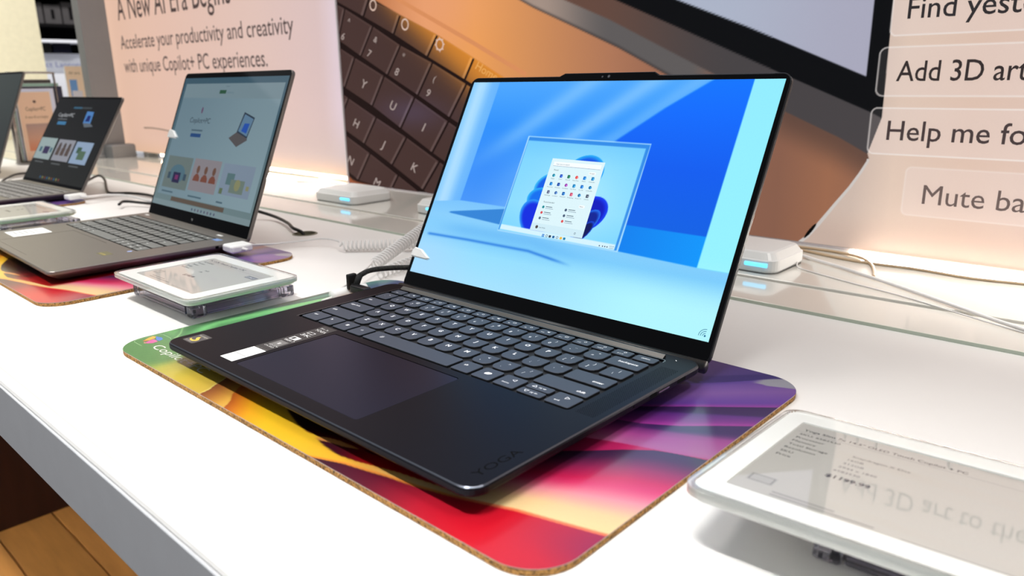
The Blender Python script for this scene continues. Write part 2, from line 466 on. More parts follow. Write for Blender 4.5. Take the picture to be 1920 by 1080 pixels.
def mat_col(x, y):
    e = 0.5
    st = lambda f: ss(-e, e, y - f(x))
    # right-hand fan, built up from the front edge to the rear edge
    red = ramp(x, [(60, (72, 28, 48)), (95, (105, 26, 48)), (130, (190, 30, 52)), (170, (214, 20, 42)), (195, (188, 28, 62)), (216, (160, 34, 80))])
    red = mix(red, (222, 24, 44), ss(22, -8, y) * ss(120, 170, x) * 0.7)
    d = (y - c_blo(x))
    tp = np.clip(d / np.maximum(c_pink(x) - c_blo(x), 1), 0, 1)
    tc = np.clip((y - c_pink(x)) / np.maximum(c_crim(x) - c_pink(x), 1), 0, 1)
    td = np.clip((y - c_crim(x)) / np.maximum(c_dome(x) - c_crim(x), 1), 0, 1)
    peach = ramp(tp, [(0, (250, 220, 160)), (0.5, (250, 208, 155)), (1, (244, 150, 160))])
    peach = np.where((tc > 0)[..., None], ramp(tc, [(0, (244, 150, 160)), (0.6, (225, 60, 110)), (1, (205, 32, 84))]), peach)
    peach = np.where((td > 0)[..., None], ramp(td, [(0, (205, 32, 84)), (0.35, (150, 36, 84)), (0.75, (72, 34, 70)), (1, (58, 34, 68))]), peach)
    col = mix(red, peach, st(c_blo))
    col = mix(col, (250, 128, 84), ss(-1.6, -0.4, d) * ss(1.9, 0.6, d) * ss(95, 130, x))
    col = mix(col, (188, 34, 96), st(c_dome))
    t4 = np.clip((y - c_b4(x)) / np.maximum(c_b3(x) - c_b4(x), 1), 0, 1)
    tl = np.clip((y - c_b3lo(x)) / np.maximum(c_b3(x) - c_b3lo(x), 1), 0, 1)
    pk = ramp(t4, [(0, (250, 120, 180)), (0.12, (236, 128, 184)), (0.45, (224, 92, 176)), (0.75, (150, 56, 140)), (1, (86, 40, 104))])
    pk = mix(pk, (62, 36, 92), ss(-0.35, 0.5, tl) * ss(150, 175, x))
    col = mix(col, pk, st(c_b4))
    t3 = np.clip((y - c_b3(x)) / np.maximum(c_b2lo(x) - c_b3(x), 1), 0, 1)
    col = mix(col, ramp(t3, [(0, (176, 60, 160)), (0.3, (130, 50, 142)), (1, (84, 42, 124))]), st(c_b3))
    col = mix(col, (58, 32, 86), ss(-4, 1.5, y - c_b2lo(x)))
    t2 = np.clip((y - c_b2(x)) / np.maximum(c_b1(x) - c_b2(x), 1), 0, 1)
    col = mix(col, ramp(t2, [(0, (158, 62, 160)), (0.12, (104, 64, 160)), (0.5, (132, 92, 168)), (0.85, (116, 82, 168)), (1, (92, 66, 160))]), st(c_b2))
    col = mix(col, (60, 48, 124), st(c_b1))
    col = mix(col, (84, 66, 142), ss(1, 6, y - c_ind(x)))
    col = mix(col, (168, 168, 180), ss(-1, 1, y - c_tri(x)) * ss(182, 190, x) * ss(2, -1, y - c_b1(x)))
    # front strip: yellow ribbons
    rr = ss(150, 120, x) * ss(80, 50, y)
    dark = mix((40, 8, 14), (176, 10, 14), ss(-2, 8, (y - c_alo(x)) * 0 + (x - 20) * 0.14 - (y - 6) * 0.25))
    left = ramp(x - 0.0 * y, [(-235, (92, 146, 88)), (-190, (126, 176, 96)), (-170, (150, 182, 84)), (-150, (196, 190, 80)), (-115, (226, 196, 74)), (-92, (224, 190, 78))])
    c1 = fx([(-10, -83.5), (-5, -85), (2, -90), (10, -94), (60, -130)]); c2 = fx([(-10, -52), (-5, -56), (1, -65), (10, -73), (60, -110)])
    p = x - c1(y); q = x - c2(y)
    left = mix(left, (246, 226, 130), ss(-2.2, -0.5, p))
    left = np.where((p > 0)[..., None], ramp(p, [(0, (150, 84, 50)), (12, (190, 124, 58)), (26, (236, 178, 74)), (33, (240, 190, 96))]), left)
    left = np.where((q > 0)[..., None], ramp(q, [(0, (188, 92, 34)), (10, (222, 130, 36)), (24, (250, 176, 36)), (45, (250, 198, 40)), (110, (250, 196, 52))]), left)
    rib = ramp(x, [(20, (250, 200, 46)), (60, (250, 190, 56)), (85, (244, 180, 84)), (115, (250, 206, 140)), (150, (250, 214, 156))])
    fr = mix(left, dark, ss(-e, e, y - c_yel(x)) * ss(-60, -30, x) * (x > -60))
    fr = mix(fr, (222, 150, 82), ss(-e, e, y - c_alo(x)) * ss(e, -e, y - c_yel(x)) * ss(28, 36, x))
    btw = ss(-e, e, y - c_bup(x)) * ss(e, -e, y - c_alo(x)) * (x > 30)
    fr = mix(fr, mix((62, 18, 34), (176, 6, 14), ss(45, 95, x + y)), btw)
    fr = mix(fr, mix((160, 8, 14), (60, 4, 8), ss(90, 60, x)), ss(-e, e, y - c_yel(x)) * ss(62, 70, x))
    fr = mix(fr, rib, ss(-e, e, y - c_blo(x)) * ss(e, -e, y - c_bup(x)) * ss(15, 25, x))
    fr = mix(fr, (244, 150, 60), ss(-e, e, y - c_blo(x)) * ss(2.6, 1.0, y - c_blo(x)) * ss(30, 55, x))
    fr = mix(fr, red, ss(e, -e, y - c_blo(x)) * ss(40, 52, x))
    wl_ = ss(146, 132, x)
    col = mix(col, fr, wl_)
    # left strip: greens
    g = ramp(y, [(-12, (98, 148, 86)), (20, (96, 152, 90)), (45, (84, 138, 84)), (110, (96, 176, 110)), (165, (92, 168, 138)), (230, (70, 110, 150))])
    hl = np.interp(y, [30, 69, 116, 172], [-205, -222, -217, -214])
    g = mix(g, (142, 228, 142), np.exp(-((x - hl) / 6.5) ** 2) * ss(30, 60, y))
    g = mix(g, (70, 100, 84), ss(-222, -229, x) * ss(50, 90, y) * 0.8)
    g = mix(g, (60, 96, 96), np.exp(-((x - hl + 9 - (y - 120) * 0.09) / 2.2) ** 2) * ss(110, 135, y))
    ll = np.interp(y, [28, 30, 36, 45], [-210, -211, -218, -233])
    g = mix(g, (176, 226, 150), np.exp(-((x - ll) / 1.0) ** 2) * (y > 27) * (y < 48))
    g = mix(g, (128, 200, 108), ss(0, 10, ll - x) * ss(46, 36, y) * ss(24, 32, y) * 0.5)
    gl = ss(-150, -168, x + (y - 5) * 0.25)
    col = mix(col, g, gl * ss(-30, 10, y + (-x - 160) * 1.2))
    # rear strip (mostly hidden)
    rear = ramp(x, [(-230, (80, 150, 140)), (-195, (62, 60, 140)), (-120, (58, 46, 128)), (100, (70, 56, 134))])
    col = mix(col, rear, ss(205, 222, y) * ss(140, 120, x))
    grain = 1 + 0.05 * (np.sin(x * 1.7 + 3 * np.sin(y * 0.9)) * np.sin(y * 1.3 + 2 * np.sin(x * 0.7))) * ss(-120, -160, x)
    return np.clip(col * grain[..., None], 0, 255)


MX0, MX1, MY0, MY1, MR = -231.5, 214.5, -13.0, 263.5, 26.0


def mat_warp(X, Y):
    for cx, cy, sx, sy in ((MX0 + MR, MY0 + MR, -1, -1), (MX1 - MR, MY0 + MR, 1, -1), (MX0 + MR, MY1 - MR, -1, 1), (MX1 - MR, MY1 - MR, 1, 1)):
        dx = (X - cx) * sx; dy = (Y - cy) * sy
        q = (dx > 0) & (dy > 0)
        mxx = np.maximum(dx, dy); L = np.hypot(dx, dy) + 1e-9
        k = np.where(q, mxx / L, 1)
        X = np.where(q, cx + sx * dx * k, X); Y = np.where(q, cy + sy * dy * k, Y)
    return X, Y


def mat_meshes():
    a = MB(); a.prism(rrect(MX0, MY0, MX1, MY1, MR, 10), [(0.3, 0.05), (0, 0.5), (0, 3.3)], top_mi=0)
    s = MB(); s.prism(rrect(MX0 + 0.1, MY0 + 0.1, MX1 - 0.1, MY1 - 0.1, MR, 10), [(0, 3.3), (0, 3.85)], col=(225, 200, 190))
    s.grid(MX0, MY0, MX1, MY1, 0.9, 3.98, mat_col, warp=mat_warp)
    # wordmark and folded-ribbon mark, flat print
    z = 4.03
    s.text('Copilot+PC', -202, 5.2, 7.6, z, col=(246, 250, 244), width=84)
    s.line(rrect(-229, 1.5, -207.5, 25, 5, 5)[3:-4], 0.45, z, col=(196, 232, 176))
    for P, c in (([(-223, 8.5), (-226.5, 13), (-228, 17.5), (-224.5, 19), (-221, 16), (-219.5, 11)], (236, 196, 84)),
                 ([(-223, 8.5), (-219.5, 11), (-220, 8), (-222, 6.8)], (232, 120, 70)),
                 ([(-226, 18.8), (-219, 21), (-213.5, 19.5), (-212, 16), (-217, 15.5), (-221, 17.2)], (86, 140, 226)),
                 ([(-218.8, 10.8), (-220, 15), (-215, 14.8), (-211.5, 14.5), (-210.5, 10), (-213, 7), (-217, 7)], (232, 110, 176)),
                 ([(-219, 7), (-217, 6.8), (-213, 6.8), (-216, 5.2)], (240, 150, 150))):
        s.poly(P, z + 0.02, col=c)
    a = a.mesh('cork_base'); a.materials.append(M_cork)
    s = s.mesh('printed_sheet'); s.materials.append(M_mat)
    return a, s


mat_a, mat_s = mat_meshes()
for dx, lab in ((0, 'colourful cork-backed mat under the black laptop with the blue screen'),
                (-612, 'colourful cork-backed mat under the grey laptop'),
                (-1296, 'colourful cork-backed mat under the small dark laptop, far left')):
    t = thing('desk_mat', lab, 'desk mat', (dx, 0, 0), group='cork desk mats under the laptops')
    obj('cork_base', None, None, t, me=mat_a); obj('printed_sheet', None, None, t, me=mat_s)

# ---------------------------------------------------------------- keyboards
ROWY = ((101.3, 117.3), (119.8, 134.8), (138.3, 153.3), (156.8, 171.8), (175.2, 190.0), (192.9, 202.2))


def key_layout():
    K = []                                   # x0, y0, x1, y1, curved, legend
    p = 19.05; hw = 8.05
    y0, y1 = ROWY[0]
    K += [(-137.7, y0, -117.4, y1, 0, ['ctrl']), (-114.6, y0, -98.4, y1, 0, ['fn']), (-95.4, y0, -79.3, y1, 0, ['#win']), (-76.4, y0, -60.0, y1, 0, ['#alt']),
          (-57.0, y0, 35.8, y1, 0, ['#space']), (38.8, y0, 55.0, y1, 0, ['alt']), (58.0, y0, 74.2, y1, 0, ['#swirl']), (77.2, y0, 94.6, y1, 0, ['#left', 'home']),
          (97.5, y0, 116.6, 108.7, 0, ['#down', 'pg dn']), (97.5, 109.9, 116.6, y1, 0, ['#up', 'pg up']), (119.6, y0, 138.0, y1, 0, ['#right', 'end'])]
    y0, y1 = ROWY[1]
    K.append((-137.7, y0, -98.4, y1, 0, ['shift']))
    for i, s in enumerate(['Z', 'X', 'C', 'V', 'B', 'N', 'M', '<,', '>.', '?/']):
        c = -87.4 + i * p; K.append((c - hw, y0, c + hw, y1, 1, [s]))
    K.append((95.1, y0, 137.2, y1, 0, ['shift', 'r']))
    y0, y1 = ROWY[2]
    K.append((-137.7, y0, -107.9, y1, 0, ['caps lock']))
    for i, s in enumerate(['A', 'S', 'D', 'F', 'G', 'H', 'J', 'K', 'L', ':;', '"\'']):
        c = -96.9 + i * p; K.append((c - hw, y0, c + hw, y1, 1, [s]))
    K.append((104.6, y0, 137.4, y1, 0, ['enter', 'r']))
    y0, y1 = ROWY[3]
    K.append((-137.7, y0, -112.7, y1, 0, ['tab']))
    for i, s in enumerate(['Q', 'W', 'E', 'R', 'T', 'Y', 'U', 'I', 'O', 'P', '{[', '}]']):
        c = -101.7 + i * p; K.append((c - hw, y0, c + hw, y1, 1, [s]))
    K.append((118.8, y0, 136.9, y1, 0, ['|\\']))
    y0, y1 = ROWY[4]
    K.append((-137.7, y0, -122.2, y1, 0, ['~`']))
    for i, s in enumerate(['!1', '@2', '#3', '$4', '%5', '^6', '&7', '*8', '(9', ')0', '_-', '+=']):
        c = -111.2 + i * p; K.append((c - hw, y0, c + hw, y1, 1, [s]))
    K.append((109.4, y0, 136.6, y1, 0, ['backspace']))
    y0, y1 = ROWY[5]
    fn = ['esc'] + ['F%d' % i for i in range(1, 13)] + ['insert', 'prt sc', 'delete']
    for i, s in enumerate(fn):
        a = -137.7 + i * 17.2; K.append((a, y0, a + 14.5 + (2.4 if i == 15 else 0), y1, 0, [s, 'f']))
    return K


def key_outline(x0, y0, x1, y1, curved):
    if not curved: return rrect(x0, y0, x1, y1, 1.5, 3)
    o = []
    for cx, cy, a0 in ((x1 - 1.3, y1 - 1.3, 0), (x0 + 1.3, y1 - 1.3, 90)):
        for k in range(4):
            a = math.radians(a0 + 30 * k); o.append((cx + 1.3 * math.cos(a), cy + 1.3 * math.sin(a)))
    xm = (x0 + x1) / 2; hw = (x1 - x0) / 2
    for k in range(11):                       # sagging lower edge with big round corners
        u = -1 + 2 * k / 10
        o.append((xm + u * hw, y0 + 5.0 * abs(u) ** 4.5 * 0.9))
    return o


def draw_legend(b, L, x0, y0, x1, y1, z, mi):
    xm = (x0 + x1) / 2; ym = (y0 + y1) / 2; s = L[0]; g = dict(mi=mi, col=(225, 230, 235))
    tri = {'#left': [(-1.6, 0), (1.2, 1.5), (1.2, -1.5)], '#right': [(1.6, 0), (-1.2, -1.5), (-1.2, 1.5)],
           '#up': [(0, 1.5), (-1.7, -1.1), (1.7, -1.1)], '#down': [(0, -1.5), (1.7, 1.1), (-1.7, 1.1)]}
    if s == '#win':
        for a in (-1.25, 0.1):
            for c in (-0.2, 1.15): b.poly([(xm + a, ym + c), (xm + a + 1.25, ym + c), (xm + a + 1.25, ym + c + 1.25), (xm + a, ym + c + 1.25)], z, **g)
    elif s == '#alt':
        b.text('alt', xm, ym, 2.0, z, align='c', **g)
    elif s == '#space':
        q = (x0 + 13, ym + 1)
        for k in range(8):
            a = math.pi * k / 4; b.line([(q[0] + 1.1 * math.cos(a), q[1] + 1.1 * math.sin(a)), (q[0] + 1.9 * math.cos(a), q[1] + 1.9 * math.sin(a))], 0.35, z, **g)
        b.line(circle(q[0], q[1], 0.7, 8), 0.3, z, closed=True, **g)
    elif s == '#swirl':
        b.poly([(xm - 2.4, ym + 0.4), (xm - 1.2, ym + 2.0), (xm + 0.6, ym + 2.2), (xm - 0.6, ym - 1.6), (xm - 2.0, ym - 1.4)], z, **g)
        b.poly([(xm + 2.6, ym + 0.6), (xm + 1.2, ym - 1.2), (xm - 0.3, ym - 1.5), (xm + 0.9, ym + 2.1), (xm + 2.2, ym + 2.0)], z, **g)
    elif s in tri:
        up = s in ('#up', '#down'); ox = x0 + 5.5 if up else xm + (1.5 if s == '#left' else 1.0); oy = ym if up else ym + 2.6
        b.line([(ox + q[0], oy + q[1]) for q in tri[s]], 0.38, z, closed=True, **g)
        if up: b.text(L[1], x0 + 9, ym - 0.7, 1.7, z, **g)
        else: b.text(L[1], x0 + 4.5, ym - 3.8, 1.8, z, **g)
    elif L[-1] == 'f':
        if s[0] == 'F' and len(s) < 4:
            b.text(s, xm - 2.2, ym - 2.6, 1.5, z, align='c', **g)
            k = int(s[1:]); q = (xm + 1.8, ym + 0.7)
            if k % 3 == 0: b.line(circle(*q, 1.0, 7), 0.35, z, closed=True, **g)
            elif k % 3 == 1: b.poly([(q[0] - 1.2, q[1] - 0.6), (q[0], q[1] - 0.6), (q[0] + 1, q[1] - 1.2), (q[0] + 1, q[1] + 1.2), (q[0], q[1] + 0.6), (q[0] - 1.2, q[1] + 0.6)], z, **g)
            else: b.line([(q[0] - 1.3, q[1] - 0.9), (q[0] + 1.3, q[1] - 0.9), (q[0] + 1.3, q[1] + 0.9), (q[0] - 1.3, q[1] + 0.9)], 0.35, z, closed=True, **g)
        elif s == 'delete': b.text(s, xm, ym - 0.6, 1.9, z, align='c', **g)
        else:
            b.text(s, xm - 0.5, ym - 2.6, 1.5, z, align='c', **g)
            if s != 'esc': b.line(circle(xm + 1.2, ym + 1.4, 1.0, 6), 0.35, z, closed=True, **g)
    elif len(s) == 1:
        b.text(s, xm - 0.2, ym + 0.3, 3.5, z, align='c', bold=0.025, **g)
    elif len(s) == 2 and not s.isalpha():
        b.text(s[1], xm - 1.6, ym - 3.2, 2.8, z, align='c', **g); b.text(s[0], xm + 1.4, ym + 1.6, 2.6, z, align='c', **g)
    elif L[-1] == 'r':
        b.text(s, x1 - 4.0, y0 + 3.6, 2.6, z, align='r', bold=.01, **g)
    elif s == 'backspace':
        b.text(s, xm + 1.5, ym - 0.4, 2.6, z, align='c', bold=.01, **g)
    else:
        b.text(s, x0 + 4.2, ym + 1.0, 2.2, z, bold=.01, **g)


# ---------------------------------------------------------------- front laptop
TH = 0.4934158
LID_O = (0, 231.975, 25.04)                  # lit area's lower edge, in the laptop's own frame (its foot is z = 0)


def lid_matrix(o, th):
    return Matrix.Translation(Vector(o) * S) @ Matrix.Rotation(math.pi / 2 - th, 4, 'X')


lap = thing('laptop', 'black open laptop in front with a bright blue picture on its screen', 'laptop', (0, 0, 4), group='open laptops on the counter')
ZT = 16.0
b = MB()
DW, DD = 162.3, 216.5
well = rrect(-140.3, 98.9, 140.0, 204.4, 3, 4)
tpad = rrect(-77.6, 11.6, 58.4, 92.0, 2.5, 4)
slot = rrect(-136, 209.5, 134, 213.5, 0.8, 2)
o_ = lambda i: rrect(-DW + i, i, DW - i, DD - i, max(11 - i, 4), 7)
b.prism(o_(0), [(15, 2.2), (13, 3.0), (3.2, 9.2), (0.6, 10.8), (0, 12.0), (0, 14.6), (0.35, 15.5), (1.1, ZT)], holes=[well, tpad, slot], hole_z=[ZT - 1.7, ZT - 0.6, ZT - 2.5], outl=o_, rim_mi=1)
deck = obj('base', b, [M_deck, pm('polished_dark_rim', (92, 96, 106), 0.28, 0.9, scale=300, vary=.03)], lap)
b = MB(); b.prism(rrect(-140, 99.2, 139.7, 204.1, 3, 4), [(0, ZT - 1.69), (0, ZT - 1.6)]); obj('key_well', b, M_well, lap)
b = MB()
b.line([(-140.6, 98.6), (-140.6, 203), (-139, 204.8)], 0.35, ZT + 0.02); b.line([(-139, 204.8), (139, 204.8)], 0.35, ZT + 0.02)
b.line([(139, 204.8), (140.5, 203), (140.5, 200)], 0.35, ZT + 0.02)
obj('well_rim', b, pm('bright_rim', (170, 170, 172), 0.3, 0.8), deck)
b = MB(); b.prism(rrect(-77.1, 11.75, 58.25, 91.3, 2.2, 4), [(0, ZT - 0.55), (0, ZT - 0.12), (0.15, ZT - 0.05)]); obj('touchpad', b, M_pad, lap)
for K in key_layout():
    b = MB(); x0, y0, x1, y1, cv, L = K
    P = key_outline(x0, y0, x1, y1, cv)
    b.prism(P, [(0, ZT - 1.6), (0, ZT - 0.1)], mi=2, bottom=False)
    b.prism(P, [(0, ZT - 0.1), (0.25, ZT + 0.17), (0.55, ZT + 0.22)], bottom=False)
    draw_legend(b, L, x0, y0, x1, y1, ZT + 0.26, 1)
    obj('key', b, [M_key, M_legend, M_well], lap)
# speaker grille: fine holes
b = MB()
for j in range(77):
    for i in range(11):
        x = 144.0 + i * 1.2 + (j % 2) * 0.6; y = 101.2 + j * 1.2
        b.add([(x + 0.36 * math.cos(a), y + 0.36 * math.sin(a), ZT + 0.02) for a in (0, 1.05, 2.1, 3.14, 4.19, 5.24)], [(0, 1, 2, 3, 4, 5)])
obj('speaker_grille', b, M_dark, lap, kind='stuff')
b = MB()
b.text('YOGA', 154.2, 12.2, 5.4, ZT + 0.02, rot=math.pi / 2, width=33)
obj('engraved_lettering', b, M_dark, deck)
b = MB()                                     # white price sticker, spec sticker, chip sticker
b.box(-98.6, 11.6, ZT + 0.01, -82.2, 37.4, ZT + 0.14, col=(246, 247, 244))
z = ZT + 0.16
b.line([(-97.0, 22.5), (-84, 22.5)], 0.5, z, col=(40, 40, 40))
for k in range(4): b.line([(-96 + k * 3.6, 25.5), (-96 + k * 3.6, 35.5)], 0.25, z, col=(120, 120, 120))
for k in range(4): b.line([(-94 + k * 2.6, 13.8), (-94 + k * 2.6, 19.5)], 0.25, z, col=(190, 190, 190))
obj('price_sticker', b, M_print, deck, label='white sticker beside the touchpad')
b = MB()
b.box(-99.2, 38.6, ZT + 0.01, -82.6, 97.6, ZT + 0.06, col=(46, 43, 43))
z = ZT + 0.08
b.line([(-99, 38.8), (-82.8, 38.8)], 0.4, z, col=(120, 116, 112))
b.poly([(-95.8, 48), (-85.0, 48), (-85.0, 57.5), (-95.8, 57.5)], z, col=(112, 110, 108))
b.poly([(-91.6, 51.2), (-89.0, 51.2), (-89.0, 54.0), (-91.6, 54.0)], z + 0.02, col=(190, 188, 186))
for k, (yy, tx) in enumerate(((44.0, 'OLED'), (46.6, 'TOUCH'))): b.text(tx, -97 + k, yy, 1.5, z, rot=0, col=(224, 224, 222), width=12)
b.text('WiFi 7', -96.5, 59.5, 2.6, z, col=(236, 236, 234), width=12)
b.poly([(-95.8, 63.5), (-86.6, 63.5), (-86.6, 69), (-95.8, 69)], z, col=(236, 236, 234)); b.poly([(-94.6, 64.4), (-91, 64.4), (-91, 68.1), (-94.6, 68.1)], z + 0.02, col=(60, 58, 58))
b.text('3K', -96.5, 73.5, 3.4, z, col=(230, 230, 228), width=11); b.line([(-95.5, 79), (-88, 79), (-88, 82), (-95.5, 82)], 0.5, z, col=(226, 226, 224), closed=True)
b.text('YOGA', -97, 86.6, 3.0, z, col=(224, 224, 222), width=13); b.text('Slim 7x', -96.6, 91.4, 2.0, z, col=(200, 200, 198), width=10)
obj('spec_sticker', b, M_print, deck, label='dark sticker with white symbols')
b = MB()
b.poly(rrect(-154.6, 10.4, -139.4, 26.4, 1, 2), ZT + 0.03, col=(72, 68, 68))
b.text('Snapdragon', -153.6, 22.6, 1.9, ZT + 0.05, col=(170, 166, 150), width=13)
b.text('X Elite', -153.6, 11.6, 1.9, ZT + 0.05, col=(150, 146, 140), width=9)
b.poly([(-148.5, 13.5), (-145, 13.2), (-142.5, 15), (-142.6, 17.4), (-145, 19), (-147, 20.6), (-147.4, 21.8), (-149.5, 20.6), (-149.2, 18.6), (-146.4, 17), (-145.6, 16), (-147, 15.2), (-150.4, 15.4), (-152, 17), (-151.6, 14.6)], ZT + 0.06, col=(206, 176, 72))
obj('chip_sticker', b, M_print, deck, label='small sticker with a gold mark')
b = MB(); pr = [(205.3, ZT - .02), (205.4, ZT + .15), (208.9, ZT + 2.0), (209.3, ZT + 2.05), (209.5, ZT - .02)]
b.add([(x, y, z_) for x in (-139, 137) for y, z_ in pr], [(i, i + 5, i + 6, i + 1) for i in range(4)] + [tuple(range(5)), tuple(range(9, 4, -1))])
obj('hinge_cover', b, pm('satin_steel', (86, 85, 83), 0.36, 1.0, scale=200, vary=.03), lap)
b = MB()
b.tube([(-133, 211.6, ZT - 1.3), (131, 211.6, ZT - 1.3)], 1.3, 10)
obj('hinge_bar', b, M_black, lap)
b = MB(); b.tube([(-160, 222.2, 10.6), (160, 222.2, 10.6)], 4.4, 16)
obj('hinge', b, M_black, lap)
for fx_, fy_ in ((-130, 25), (130, 25), (-130, 195), (130, 195)):
    b = MB(); b.prism(circle(fx_, fy_, 6, 14), [(0.5, 0), (0, 0.6), (0, 2.4)]); obj('foot', b, M_rubber, lap)
for y0, y1, z0, z1 in ((150, 160 - 2, 12.4, 14.8), (132, 133.6, 12.6, 14.0), (182, 192, 12.2, 14.6)):
    b = MB(); b.box(DW - 0.02, y0, z0, DW + 0.06, y1, z1, col=(5, 5, 5)); obj('port', b, M_dark, deck)
b = MB(); b.box(DW, 160, 13.0, DW + 0.3, 172, 14.0); obj('button', b, M_chrome, deck)
b = MB(); b.poly(circle(145.6, 208.5, 0.45, 8), ZT + 0.03); obj('indicator', b, M_legend, deck)

# lid
LM = lid_matrix(LID_O, TH)
b = MB(); HW = 160.6
lo = lambda i: rrect(-HW + i, -17 + i, HW - i, 200.2 - i, 8 - i * 0.5, 7)
b.prism(lo(0), [(1.6, -4.6), (0.3, -3.9), (0, -3.0), (0, -0.5), (0.4, -0.12)], outl=lo)
nt = [(-52, 199.5), (52, 199.5), (50.5, 200.6), (46, 203.0), (-46, 203.0), (-50.5, 200.6)]
b.prism(nt, [(0.6, -4.2), (0, -3.6), (0, -0.4), (0.3, -0.14)])
lid = obj('lid', b, pm('lid_black_aluminium', (34, 35, 38), 0.35, 0.7, scale=300), lap); lid.matrix_local = LM
b = MB()
b.prism(rrect(-159.6, -16.4, 159.6, 199.4, 7.4, 7), [(0, -0.2), (0, -0.02), (0.15, 0.0)])
b.poly([(-50.8, 199.2), (50.8, 199.2), (45.6, 202.3), (-45.6, 202.3)], -0.01)
obj('bezel', b, M_bezel, lid)
b = MB(); b.prism(circle(2.3, 199.4, 1.5, 14), [(0, 0.0), (0, 0.1)], col=(40, 40, 48)); b.prism(circle(-4.2, 199.1, 1.0, 12), [(0, 0.0), (0, 0.1)], col=(40, 40, 48)); b.poly(circle(2.3, 199.4, 0.8, 10), 0.12, col=(110, 110, 116)); b.poly(circle(-4.2, 199.1, 0.5, 10), 0.12, col=(90, 90, 96))
obj('camera_lens', b, M_print, lid)


